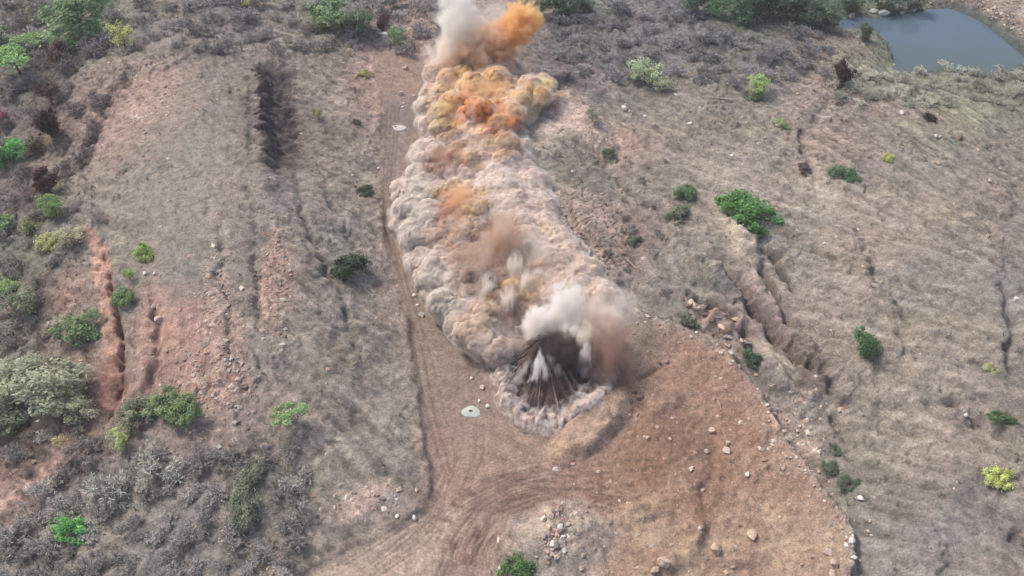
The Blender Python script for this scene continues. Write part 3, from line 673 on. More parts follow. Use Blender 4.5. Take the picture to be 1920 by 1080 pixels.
sb(850,280,40,24,(188,146,118),0.85); sb(828,318,34,24,(146,104,78),0.9); sb(852,300,18,14,(150,108,84),0.8); sb(884,300,22,22,(214,174,138),0.9); sb(850,250,18,10,(150,100,64),0.6)
sb(855,345,28,14,(238,214,186),0.8); sb(862,375,52,26,(222,186,130),0.9); sb(848,390,26,26,(180,116,64),0.95); sb(850,392,34,28,(176,108,58),0.9); sb(885,385,26,22,(232,190,128),0.8); sb(845,405,20,16,(160,96,52),0.85); sb(862,430,26,20,(236,200,164),0.8)
sb(835,440,34,26,(190,152,128),0.85); sb(930,440,50,40,(166,128,104),0.9); sb(905,500,46,56,(140,104,86),0.95); sb(950,560,50,36,(170,132,108),0.7); sb(880,470,40,30,(176,140,116),0.8); sb(940,530,40,40,(176,138,108),0.8); sb(925,540,14,40,(120,86,70),0.7); sb(985,520,40,40,(214,178,138),0.85)
sb(965,500,18,40,(236,204,158),0.7); sb(1030,430,24,20,(246,222,196),0.9); sb(990,600,50,30,(198,158,138),0.7); sb(905,600,36,34,(214,184,150),0.7); sb(1040,490,30,20,(186,152,134),0.6); sb(1000,505,16,14,(160,124,102),0.6)
sb(950,660,36,24,(170,144,132),0.8); sb(882,610,30,30,(206,176,152),0.6)
mot = sst(0.05, 0.5, vfbm(V, 6, 4, 35))[:, None]; C = C*(1-0.55*mot)+lin((160,130,112))*0.55*mot
mot = sst(0.1, 0.5, vfbm(V, 2.2, 4, 36))[:, None]; C = C*(1-0.35*mot)+lin((150,122,106))*0.35*mot
spk = sst(0.45, 0.65, vfbm(V, 1.0, 2, 37))[:, None]*(1-front*0.8)[:, None]; C = C*(1-0.6*spk)+lin((120,96,84))*0.6*spk
C *= np.array([1.0, 0.975, 0.93]); C *= (1+0.12*vfbm(V, 3, 3, 31))[:, None]
speck = sst(0.45, 0.7, vfbm(V, 1.1, 2, 33))*blk; C = C*(1-0.6*speck[:, None])+lin((110,86,74))*0.6*speck[:, None]
dust = mesh_np('dust_cloud', V2, F, MAT_DUST, color=smokecol(C)); tag(dust, 'long rolling cloud of pink and orange blast dust spilling over the haul road', 'dust cloud', kind='stuff')

hv, hn, hf = remeshed(HALO, 0.8); hv = relax(hv, hf, 3)
hm = mesh_np('dust_veil', hv, hf, halo_material('dust_veil', (0.965,0.93,0.90), 0.13)); tag(hm, 'thin veil of airborne dust hugging the rolling cloud', 'dust veil', kind='stuff')
# ------------------------------------------------------------------ the near burst: dark rays and a curling rim
RIM = [(930,688),(932,712),(937,735),(946,758),(964,780),(986,797),(1010,807),(1036,802),(1062,792),(1092,777),(1118,758),(1138,742),(1150,715),(1150,690)]
CBX, CBY = 1030, 720; pc = ground_at(1016, 674); RP3 = [ground_at(*q) for q in RIM]; ra = [math.atan2(q[1]-pc[1], q[0]-pc[0]) for q in RP3]; rd = [math.hypot(q[0]-pc[0], q[1]-pc[1]) for q in RP3]
ra = np.unwrap(ra); NA, NR = 900, 190
th = np.linspace(0, 2*math.pi, NA, endpoint=False); mid_ = (ra[0]+ra[-1])/2; tq = (th-mid_+math.pi) % (2*math.pi)-math.pi+mid_
o_ = np.argsort(ra); Rt = np.interp(tq, np.array(ra)[o_], np.array(rd)[o_]); far_ = np.abs(tq-mid_)-(abs(ra[-1]-ra[0])/2); Rt = Rt+(11.5-Rt)*sst(0, 0.9, far_)
TH, S = np.meshgrid(th, np.linspace(0.02, 1.0, NR)**0.8, indexing='ij')
ring = lambda f, g, o, sd: fbm(np.cos(TH)*f+S*g, np.sin(TH)*f-S*g*0.5, 1.0, o, sd)
r1 = ring(4.5, 0.35, 4, 401); r2 = ring(13, 0.8, 3, 403); r3 = ring(9, 5.0, 4, 405); r4 = ring(26, 1.5, 2, 407)
RR = Rt[:, None]*S*(1+0.20*r1*S+0.07*r2*S+0.05*r4*S)
XX = pc[0]+RR*np.cos(TH); YY = pc[1]+RR*np.sin(TH)
lipc = 0.91+0.06*r1+0.05*r3
HH = 6.0*(1-S)**1.25*(1+0.9*r1+0.3*r2+0.35*fbm(XX, YY, 3.0, 4, 411))+0.7+(0.75+0.9*r3+0.5*r1)*np.exp(-((S-lipc)/0.075)**2)*0.85+0.55*r2*(0.35+0.65*(1-S))*(0.5+1.5*np.clip(r3+0.3, 0, 1))+0.28*r4+0.8*r3*sst(0.3, 0.8, S)+0.9*fbm(XX, YY, 2.6, 4, 409)*sst(0.3, 0.8, S)
HH = HH*sst(1.0, 0.955, S)-0.6*sst(0.95, 1.0, S); ZZ = height(XX.ravel(), YY.ravel()).reshape(XX.shape)+HH
V = np.stack([XX, YY, ZZ], -1).reshape(-1, 3)
I2 = np.arange(NA*NR).reshape(NA, NR); J2 = np.roll(I2, -1, 0); F = np.stack([I2[:, :-1], I2[:, 1:], J2[:, 1:], J2[:, :-1]], -1).reshape(-1, 4); F = F[:, ::-1]
capc = V[I2[:, 0]].mean(0)+np.array([0, 0, 0.4]); V = np.concatenate([V, [capc]]); ci = len(V)-1; F = np.concatenate([F, np.stack([I2[::2, 0], np.roll(I2, -1, 0)[::2, 0], np.roll(I2, -2, 0)[::2, 0], np.full(NA//2, ci)], 1)])
Nn = vnormals(V, F); Nn[Nn[:, 2] < 0] *= -1
Sf = np.append(S.ravel(), 0.0); R1 = np.append(r1.ravel(), 0); R2 = np.append(r2.ravel(), 0); R4 = np.append(r4.ravel(), 0)
lipm = sst(0.76, 0.90, Sf-0.12*R1-0.07*R2)
V2 = V+Nn*(lipm*(0.5*billow(V, 1.6, 1)+0.30*billow(V, 0.8, 2)))[:, None]; V2r = relax(V2, F, 6, 0.6); V2 = V2+(V2r-V2)*(lipm*0.85)[:, None]
u, v = project(V[:, 0], V[:, 1], V[:, 2]); ub, vb = u, v
C = np.tile(lin((92,76,74)), (len(V), 1)); k = sst(0.0, 0.55, R2+0.4*R4+0.5*R1)[:, None]; C = C*(1-0.7*k)+lin((172,154,148))*0.7*k
C = C*(1-0.75*sst(0.35, 0.1, Sf)[:, None])+lin((74,60,64))*0.75*sst(0.35, 0.1, Sf)[:, None]
k = sst(0.0, 0.5, -R1+0.3*R4)[:, None]*0.6; C = C*(1-k)+lin((96,74,66))*k
m = (lipm*(0.62+0.38*sst(-0.2, 0.3, R2+R1)))[:, None]; C = C*(1-m)+lin((212,188,172))*m
m = (lipm*sst(0.05, 0.45, -R2))[:, None]*0.6; C = C*(1-m)+lin((168,136,120))*m
C *= (1+0.12*vfbm(V, 2, 3, 31))[:, None]
burst = mesh_np('dust_burst', V2, F, MAT_DUST, color=smokecol(C, 0.78)); tag(burst, 'dark brown dust bursting outward in rays with a curling pale rim', 'dust burst', kind='stuff')

def torn_material(name, col, dens, lo_, hi_, sc):
    m, nt, out = new_mat(name); L = nt.links; geo = N(nt, 'ShaderNodeNewGeometry')
    n1 = N(nt, 'ShaderNodeTexNoise', i_Scale=sc, i_Detail=5.0, i_Roughness=0.62, i_Distortion=0.5); L.new(geo.outputs['Position'], n1.inputs['Vector'])
    d = remap(nt, n1.outputs[0], lo_, hi_, 0.0, dens); pv = N(nt, 'ShaderNodeVolumePrincipled'); pv.inputs['Color'].default_value = (*col, 1); L.new(d, pv.inputs['Density']); L.new(pv.outputs[0], out.inputs['Volume']); return m
# ------------------------------------------------------------------ soft plumes: real volumes in their own hulls
def plume_material(name, cols, dens, nscale, edge, contrast=1.0, seed=0.0, streak=1.0, hole=0.0):
    """density falls off from the axis with a broken border; cols = colours from the foot to the top"""
    m, nt, out = new_mat(name); L = nt.links
    tc = N(nt, 'ShaderNodeTexCoord'); geo = N(nt, 'ShaderNodeNewGeometry')
    mp = N(nt, 'ShaderNodeMapping'); mp.inputs['Scale'].default_value = (1, 1, streak); mp.inputs['Location'].default_value = (seed, seed*0.7, seed*1.3); L.new(geo.outputs['Position'], mp.inputs[0])
    n1 = N(nt, 'ShaderNodeTexNoise', i_Scale=nscale*2.2, i_Detail=5.0, i_Roughness=0.62); L.new(mp.outputs[0], n1.inputs['Vector'])
    n0 = N(nt, 'ShaderNodeTexNoise', i_Scale=nscale*0.9, i_Detail=2.0); L.new(mp.outputs[0], n0.inputs['Vector'])
    wv = N(nt, 'ShaderNodeVectorMath', operation='SUBTRACT'); L.new(n0.outputs['Color'], wv.inputs[0]); wv.inputs[1].default_value = (0.5, 0.5, 0.5)
    ws = N(nt, 'ShaderNodeVectorMath', operation='SCALE'); L.new(wv.outputs[0], ws.inputs[0]); ws.inputs['Scale'].default_value = 1.5
    wa = N(nt, 'ShaderNodeVectorMath', operation='ADD'); L.new(tc.outputs['Object'], wa.inputs[0]); L.new(ws.outputs[0], wa.inputs[1])
    ln0 = N(nt, 'ShaderNodeVectorMath', operation='LENGTH'); L.new(tc.outputs['Object'], ln0.inputs[0])
    ln = N(nt, 'ShaderNodeVectorMath', operation='LENGTH'); L.new(wa.outputs[0], ln.inputs[0])
    r = math_n(nt, 'ADD', ln.outputs['Value'], math_n(nt, 'MULTIPLY', math_n(nt, 'SUBTRACT', n1.outputs[0], 0.5), -2.0*contrast))
    fall = N(nt, 'ShaderNodeMapRange'); fall.interpolation_type = 'SMOOTHSTEP'; L.new(r, fall.inputs[0])
    fall.inputs[1].default_value = 1.0; fall.inputs[2].default_value = 1.0-edge; fall.inputs[3].default_value = 0.0; fall.inputs[4].default_value = dens
    d = fall.outputs[0]
    # thin out to nothing at the hull
    hull = N(nt, 'ShaderNodeMapRange'); hull.interpolation_type = 'SMOOTHSTEP'; L.new(ln0.outputs['Value'], hull.inputs[0]); hull.inputs[1].default_value = 1.22; hull.inputs[2].default_value = 0.85; hull.inputs[3].default_value = 0.0; hull.inputs[4].default_value = 1.0
    d = math_n(nt, 'MULTIPLY', d, hull.outputs[0])
    sp_ = N(nt, 'ShaderNodeSeparateXYZ'); L.new(tc.outputs['Object'], sp_.inputs[0])
    cr = N(nt, 'ShaderNodeValToRGB'); h = remap(nt, sp_.outputs[2], -1.0, 1.0, 0.0, 1.0); h = math_n(nt, 'ADD', h, math_n(nt, 'MULTIPLY', math_n(nt, 'SUBTRACT', n1.outputs[0], 0.5), 0.5)); L.new(h, cr.inputs[0])
    el = cr.color_ramp.elements
    while len(el) < len(cols): el.new(0.5)
    for i, c in enumerate(cols): el[i].position = i/(len(cols)-1) if len(cols) > 1 else 0; el[i].color = (*c, 1)
    pv = N(nt, 'ShaderNodeVolumePrincipled'); L.new(cr.outputs[0], pv.inputs['Color']); L.new(d, pv.inputs['Density']); pv.inputs['Anisotropy'].default_value = 0.1
    L.new(pv.outputs[0], out.inputs['Volume']); return m
HULL = ICO2
def plume(label, px, py, h, rad_px, axis_m, tilt, cols, dens=0.8, nscale=0.16, edge=0.7, contrast=0.55, seed=0.0, streak=1.0, name='smoke_plume'):
    """rad_px: half width in photo px across; axis_m: half height in m; tilt: lean in degrees (x, y)"""
    p = above(px, py, h); r = rad_px*1.4*mpp_at(p); axis_m *= 1.3
    cl = []
    for c in cols:                     # reflectance wanted -> single scattering albedo
        R_ = 0.95*lin(c)**1.2; R_ = R_*0.84+0.16*float(R_@np.array([0.3, 0.55, 0.15])); q_ = (1-R_)/(1+1.17*R_); cl.append(np.clip(1-q_*q_, 0, 0.995))
    o = mesh_np(name, HULL[0]*1.3, HULL[1], plume_material(name, cl, dens, nscale, edge, contrast, seed, streak))
    o.location = p; o.scale = (r, r*0.85, axis_m); o.rotation_euler = (math.radians(tilt[1]), math.radians(tilt[0]), 0)
    tag(o, label, 'smoke plume', kind='stuff'); return o
plume('pale grey white smoke plume rising above the far end of the blast', 862, 58, 18, 34, 13, (-4, 0), [(206,180,160),(222,204,186),(226,220,206),(226,222,210)], 0.55, 0.13, 0.7, 0.8, 3)
plume('faint grey wisp drifting off beside the pale plume', 925, 35, 20, 34, 8, (25, 0), [(206,200,190),(214,212,206)], 0.07, 0.14, 0.9, 0.8, 8)
plume('pink dust veil at the foot of the pale plume', 836, 112, 7, 34, 7, (0, 0), [(222,196,180),(226,204,188)], 0.3, 0.18, 0.7, 0.9, 5)
plume('bright orange smoke cap leaning out at the top of the orange column', 977, 44, 21, 28, 6.5, (30, 0), [(226,152,96),(236,158,86),(242,176,110)], 0.9, 0.22, 0.4, 0.75, 11)
plume('orange brown smoke column rising from the far fireball', 940, 82, 12, 30, 10.5, (28, 0), [(204,152,118),(222,158,112),(236,168,106)], 0.6, 0.17, 0.6, 0.8, 14)
plume('brown tan smoke knot between the two far plumes', 900, 100, 10, 50, 9, (-10, 0), [(160,120,92),(190,148,116),(214,176,142)], 0.55, 0.19, 0.6, 0.9, 17)
plume('dark brown smoke hollow low beside the far plumes', 862, 120, 8, 18, 4.0, (0, 0), [(140,114,94),(160,132,112)], 0.6, 0.25, 0.6, 0.8, 19)
plume('golden orange smoke bank over the heart of the far fireball', 908, 172, 9, 50, 3.6, (8, 0), [(228,156,100),(238,178,126)], 0.45, 0.22, 0.6, 1.0, 51)
plume('deep orange smoke seam across the far fireball', 922, 226, 8, 44, 2.6, (-18, 0), [(200,104,46),(220,136,72)], 0.6, 0.25, 0.6, 1.0, 53)
plume('yellow smoke lobe at the right tip of the far fireball', 1008, 170, 6, 28, 3.4, (-24, 0), [(242,192,104),(248,206,126)], 0.7, 0.25, 0.5, 0.8, 55)
plume('olive yellow smoke patch at the left of the far fireball', 832, 218, 6, 26, 3.6, (0, 0), [(204,176,98),(216,190,122)], 0.5, 0.25, 0.6, 0.9, 57)
plume('thin dark brown fume drifting over the fold below the fireball', 848, 300, 7, 36, 3.0, (10, 0), [(150,112,88),(176,138,112)], 0.35, 0.25, 0.7, 1.0, 59)
plume('brown dust column standing in the middle of the blast', 945, 450, 10, 38, 9.5, (8, 0), [(140,110,94),(164,132,112),(200,172,150)], 0.42, 0.17, 0.8, 0.9, 21)
plume('brown grey dust curtain beside the middle column', 900, 498, 6, 36, 7.5, (14, 0), [(150,126,112),(176,150,134),(190,164,146)], 0.24, 0.2, 0.7, 0.9, 23, 0.4)
plume('tan dust tongue trailing left of the middle column', 850, 440, 6.5, 34, 3.8, (-62, 0), [(206,176,154),(196,166,148)], 0.4, 0.22, 0.75, 0.9, 25)
plume('golden brown smoke puff over the middle of the cloud', 862, 380, 7, 34, 5, (0, 0), [(184,116,70),(220,162,116)], 0.4, 0.25, 0.7, 1.0, 27)
plume('tan dust haze over the right of the middle column', 990, 482, 7, 42, 6, (10, 0), [(220,194,168),(230,206,182)], 0.16, 0.2, 0.9, 0.9, 29)
for px_, py_, ax_, tl_, sd_, lb_ in [(918,548,5.5,0,61,'pale dust jet standing left of centre in the middle of the blast'),(962,520,5.5,4,63,'cream dust jet right of centre in the middle of the blast'),(948,575,4.5,6,65,'tan dust jet lowest in the middle of the blast'),(985,540,4.0,10,67,'soft tan dust jet farthest right in the middle of the blast')]:
    plume(lb_, px_, py_, 6.5, 14, ax_*1.25, (tl_, 0), [(212,184,160),(228,204,180),(238,218,194)], 0.8, 0.4, 0.9, 1.4, sd_, 0.3)
plume('white smoke puff over the left of the near burst', 1010, 608, 9.5, 25, 4.6, (0, 0), [(240,218,202),(240,220,206)], 0.9, 0.24, 0.45, 0.8, 31)
plume('white smoke column over the centre of the near burst', 1060, 582, 11, 29, 7.6, (-4, 0), [(242,222,206),(244,226,212)], 0.8, 0.2, 0.5, 0.8, 33)
plume('small grey white puff hanging between the white columns', 1075, 625, 8.5, 20, 3.5, (0, 0), [(232,214,200),(244,228,214)], 0.9, 0.26, 0.45, 0.8, 35)
plume('tan pink dust mass on the right of the near burst', 1132, 606, 9, 38, 7.0, (12, 0), [(160,132,118),(200,174,156),(226,204,186)], 0.45, 0.17, 0.7, 0.9, 37)
plume('thin dust streamer blowing off to the right of the burst', 1180, 575, 9, 32, 3.6, (66, 0), [(214,194,176),(208,192,180)], 0.16, 0.24, 0.9, 0.9, 39)
plume('brown dust curtain falling on the right of the burst', 1140, 676, 6, 44, 10.0, (0, 0), [(116,92,84),(142,114,102)], 0.28, 0.2, 0.9, 0.9, 41, 0.35)
plume('dark smoke under the white puffs', 1060, 668, 6, 42, 5.6, (0, 0), [(58,50,52),(78,68,66)], 0.7, 0.25, 0.7, 0.9, 43)
plume('brown grey haze lying over the rays of the near burst', 1040, 715, 3.0, 62, 2.6, (0, 0), [(104,82,74),(124,102,94)], 0.16, 0.3, 0.8, 1.3, 87)
plume('broad brown haze over the middle of the blast cloud', 925, 500, 7, 56, 6.5, (0, 0), [(150,120,102),(176,148,130)], 0.12, 0.22, 0.9, 1.4, 83)
plume('pale tan haze lying over the sheet of dust by the bench', 1045, 520, 5, 50, 4.0, (20, 0), [(214,190,168),(226,204,184)], 0.14, 0.22, 0.9, 1.4, 85)
plume('ochre haze between the far fireball and the cloud below it', 905, 290, 6, 46, 3.6, (0, 0), [(196,150,112),(214,176,140)], 0.18, 0.25, 0.9, 1.4, 89)
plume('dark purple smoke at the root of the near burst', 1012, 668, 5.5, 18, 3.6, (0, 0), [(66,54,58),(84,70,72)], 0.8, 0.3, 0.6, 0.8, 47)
plume('grey brown dust on the left shoulder of the burst', 970, 652, 4.5, 26, 4.5, (0, 0), [(150,130,120),(186,164,150)], 0.3, 0.24, 0.9, 0.9, 45)
for px_, py_, ax_, tl_, sd_, w_, lb_ in [(1001,708,5.5,9,71,6,'left of the two white jets in the near burst'),(1022,704,5.2,-9,73,5.5,'right of the two white jets in the near burst'),(975,704,4.5,20,75,6,'grey streak of dust left of the white jets'),(1050,700,4.2,-22,77,6,'grey streak of dust right of the white jets'),(1096,690,4.5,0,79,8,'pinkish white jet under the yellowish plume of the burst')]:
    plume(lb_, px_, py_, 4.8, w_*1.35, ax_*1.45, (tl_, 0), [(226,214,208),(240,232,226)] if w_ < 6 or sd_ in (71, 79) else [(180,164,158),(200,184,176)], 1.3 if w_ < 6 or sd_ in (71, 79) else 0.5, 0.5, 0.9, 1.5, sd_, 0.22)
plume('yellowish column on the right side of the near burst', 1095, 645, 9, 14, 6.5, (0, 0), [(216,202,178),(230,224,186)], 0.9, 0.3, 0.6, 0.7, 81, 0.5)
vs = []
for i in range(46):
    px, py = arc_(i/45) if False else (RIM[min(int(i/45*(len(RIM)-1)), len(RIM)-2)][0]*(1-(i/45*(len(RIM)-1)) % 1)+RIM[min(int(i/45*(len(RIM)-1))+1, len(RIM)-1)][0]*((i/45*(len(RIM)-1)) % 1), RIM[min(int(i/45*(len(RIM)-1)), len(RIM)-2)][1]*(1-(i/45*(len(RIM)-1)) % 1)+RIM[min(int(i/45*(len(RIM)-1))+1, len(RIM)-1)][1]*((i/45*(len(RIM)-1)) % 1))
    px += (CBX-px)*0.06; py += (CBY-py)*0.10; 
    for _k in range(3):
        q_ = r_.uniform(0.72, 1.02); rr = r_.uniform(0.8, 2.7); vs.append((above(CBX+(px-CBX)*q_+r_.uniform(-6, 6), CBY-10+(py-CBY+10)*q_+r_.uniform(-4, 4), r_.uniform(0.5, 2.6)), (rr*1.2, rr, rr*0.8), None))
v_, n_, f_ = remeshed(vs, 0.5); v_ = relax(v_, f_, 3); vo = mesh_np('dust_veil', v_, f_, torn_material('rim_veil', (0.965,0.93,0.895), 0.75, 0.49, 0.70, 0.55)); tag(vo, 'thin dust veil along the curling rim of the near burst', 'dust veil', kind='stuff')
hm.data.materials[0] = torn_material('torn_veil', (0.962,0.915,0.87), 0.42, 0.44, 0.70, 0.30)
print('smoke done')
# ------------------------------------------------------------------ plants
def tube(path, radii, sides=6):
    V, F = [], []; path = [np.asarray(p, float) for p in path]
    for i, (p, r) in enumerate(zip(path, radii)):
        d = path[min(i+1, len(path)-1)]-path[max(i-1, 0)]; d = d/(np.linalg.norm(d)+1e-9)
        a = np.cross(d, [0.3, 1, 0.1]); a /= np.linalg.norm(a)+1e-9; b = np.cross(d, a)
        for k in range(sides):
            t = 2*math.pi*k/sides; V.append(p+r*(a*math.cos(t)+b*math.sin(t)))
    for i in range(len(path)-1):
        for k in range(sides): F.append([i*sides+k, i*sides+(k+1) % sides, (i+1)*sides+(k+1) % sides, (i+1)*sides+k])
    return np.array(V), np.array(F)
def join(parts):
    V, F, n = [], [], 0
    for v, f in parts: V.append(v); F.append(f+n); n += len(v)
    return np.concatenate(V), np.concatenate(F)
def leaves(centres, cr, per, size, g, flat=1.0):
    """clumps of small leaf faces; returns verts, quads, tint"""
    V, C = [], []
    for c, r in zip(centres, cr):
        n = per; d = g.normal(size=(n, 3)); d /= np.linalg.norm(d, axis=1, keepdims=True); rr = r*g.random(n)**0.45
        p = c+d*rr[:, None]*(1+0.9*(g.random(n) < 0.12))[:, None]*np.array([1, 1, flat]); a = g.normal(size=(n, 3)); a /= np.linalg.norm(a, axis=1, keepdims=True)
        nn = d*0.8+np.array([0, 0, 0.6])+g.normal(size=(n, 3))*0.5; nn /= np.linalg.norm(nn, axis=1, keepdims=True)
        a = np.cross(a, nn); a /= np.linalg.norm(a, axis=1, keepdims=True)+1e-9; b = np.cross(nn, a); s = size*g.uniform(0.6, 1.4, n)[:, None]
        q = np.stack([p-a*s, p-b*s*0.6, p+a*s, p+b*s*0.6], 1); V.append(q.reshape(-1, 3))
        t = g.uniform(0.75, 1.25)*g.uniform(0.75, 1.25, n); C.append(np.repeat(t, 4))
    V = np.concatenate(V); C = np.concatenate(C); F = np.arange(len(V)).reshape(-1, 4)
    return V, F, C[:, None]*np.array([[1, 1, 1]])
PROTO = {}
def make_tree(kind, seed):
    g = np.random.default_rng(seed); parts = []; name = {'bush': 'bush', 'umbrella': 'thorn_tree', 'round': 'small_tree', 'loose': 'small_tree'}[kind]
    root = empty(name)
    if kind == 'bush':          # unit: crown radius 1
        nc = 26; cen = []; 
        for i in range(nc):
            a = g.uniform(0, 2*math.pi); r = g.choice([0.7, 0.95, 1.1])*math.sqrt(g.random()); cen.append([r*math.cos(a), r*math.sin(a), 0.25+g.uniform(0, 0.75)*(1-r*r*0.8)])
        cen = np.array(cen); cr = g.uniform(0.12, 0.4, nc); lv = leaves(cen, cr*1.15, 120, 0.07, g, 0.8); th = 0.4
        parts = [tube([(0,0,-0.3),(0,0,0.1),(0.02,0.01,th)], [0.07,0.06,0.03])]; tips = cen[:7]
    elif kind == 'umbrella':
        nc = 22; cen = []
        for i in range(nc):
            a = g.uniform(0, 2*math.pi); r = math.sqrt(g.random()); cen.append([r*math.cos(a), r*math.sin(a)*0.9, 1.15+0.22*(1-r*r)+g.uniform(-0.06, 0.06)])
        cen = np.array(cen); cr = g.uniform(0.18, 0.3, nc); lv = leaves(cen, cr*1.15, 110, 0.065, g, 0.5); th = 0.75
        parts = [tube([(0,0,-0.3),(0.03,0,0.3),(0.0,0.03,th)], [0.07,0.055,0.04])]; tips = cen[:10]
    elif kind == 'round':
        nc = 30; d = g.normal(size=(nc, 3)); d /= np.linalg.norm(d, axis=1, keepdims=True); cen = d*(0.95*g.random(nc)**0.5)[:, None]*np.array([1, 1, 0.95])+[0, 0, 1.05]
        cr = g.uniform(0.12, 0.38, nc); lv = leaves(cen, cr*1.15, 110, 0.065, g, 0.85); th = 0.9
        parts = [tube([(0,0,-0.3),(0.02,0,0.3),(0.0,0.03,th)], [0.085,0.065,0.04])]; tips = cen[:8]
    else:
        nc = 24; d = g.normal(size=(nc, 3)); d /= np.linalg.norm(d, axis=1, keepdims=True); cen = d*(0.9*g.random(nc)**0.5)[:, None]*np.array([1, 0.9, 0.75])+[0, 0, 1.0]
        cr = g.uniform(0.14, 0.26, nc); lv = leaves(cen, cr*1.3, 70, 0.055, g, 0.8); th = 0.7
        parts = [tube([(0,0,-0.3),(-0.04,0,0.3),(0.05,0.03,th)], [0.07,0.05,0.035])]; tips = cen[:14]
    for t in tips:
        b = np.array([0, 0, th*g.uniform(0.35, 0.95)]); mid = (b+t)/2+g.normal(size=3)*0.06; parts.append(tube([b, mid, t], [0.03, 0.02, 0.008], 4))
    tv, tf = join(parts); mesh_np('trunk', tv, tf, MAT_BARK, root); mesh_np('crown', lv[0], lv[1], MAT_LEAF, root, color=lv[2], smooth=False)
    return root
def make_bare(seed):
    """leafless shrub: stems that fork into a haze of fine twigs; unit radius"""
    g = np.random.default_rng(seed); root = empty('dry_shrub'); parts = []; segs = []
    def grow_(p, d, l, r, lev):
        q = p+d*l; parts.append(tube([p, (p+q)/2+g.normal(size=3)*0.03*l, q], [r, r*0.8, r*0.55], 3)) if lev < 2 else segs.append((p, q, r, lev))
        if lev == 4: return
        for i in range(g.integers(3, 6)):
            nd = d+g.normal(size=3)*0.62; nd[2] = nd[2]*0.8+0.12; nd /= np.linalg.norm(nd); grow_(q if g.random() < 0.6 else p+(q-p)*0.6, nd, l*g.uniform(0.6, 0.85), r*0.6, lev+1)
    for i in range(4):
        a = g.uniform(0, 2*math.pi); d = np.array([math.cos(a)*0.7, math.sin(a)*0.7, 0.8]); d /= np.linalg.norm(d); grow_(np.array([0, 0, -0.1]), d, 0.42, 0.026, 0)
    tv, tf = join(parts); mesh_np('stem', tv, tf, MAT_PALEBARK, root)
    V = []; C = []
    for p, q, r, lev in segs:
        d = q-p; s = np.cross(d, g.normal(size=3)); s /= np.linalg.norm(s)+1e-9; w_ = max(r*1.5, 0.015); V += [p-s*w_, p+s*w_, q+s*w_*0.6, q-s*w_*0.6]; C += [g.uniform(0.7, 1.3)]*4
    V = np.array(V); C = np.array(C)[:, None]*np.ones((1, 3)); mesh_np('crown', V, np.arange(len(V)).reshape(-1, 4), MAT_TWIG, root, color=C, smooth=False)
    return root
for k in ('bush', 'umbrella', 'round', 'loose'): PROTO[k] = [make_tree(k, s+hash_) for hash_, s in zip((1, 2, 3, 4, 5, 6), ({'bush': 10, 'umbrella': 20, 'round': 30, 'loose': 40}[k],)*6)]
PROTO['bare'] = [make_bare(s) for s in (50, 51, 52, 53, 54)]
used_first = set()
def place(kind, px, py, rpx, col, label, cat, group=None, sq=1.0, hscale=1.0):
    """px, py: middle of the crown in the photo; rpx: its half width there"""
    i = r_.randrange(len(PROTO[kind])); src = PROTO[kind][i]
    up = {'bush': 0.45, 'umbrella': 1.2, 'round': 1.05, 'loose': 1.0, 'bare': 0.5}[kind]*hscale
    p = ground_at(px, py)
    for _ in range(3):
        m = mpp_at(p); rad = rpx*m*(1.12 if kind != 'bare' else 1.2); p = ground_at(px, py+up*rad*CP/m*0.98)
    c = src if (kind, i) not in used_first else copy_tree(src); used_first.add((kind, i))
    c.location = (p[0], p[1], p[2]-0.02*rad); c.rotation_euler = (0, 0, r_.uniform(0, 6.28)); _q = r_.uniform(0.82, 1.2); c.scale = (rad*_q, rad*sq/_q, rad*hscale*r_.uniform(0.9, 1.1)); c.rotation_euler[0] = r_.uniform(-.12, .12); c.rotation_euler[1] = r_.uniform(-.12, .12)
    a = lin(col); a = np.clip((a*0.56+a.mean()*0.44)*np.array([1.06, 1.0, 0.92] if a[1] > a[0] else [1, 1, 1])*(1.5 if kind != 'bare' else 1.25), 0, 1)
    for ch in c.children: 
        if 'crown' in ch.name: ch.color = (*a, 1)
    tag(c, label, cat, group); return c
GT = 'trees and shrubs in leaf'
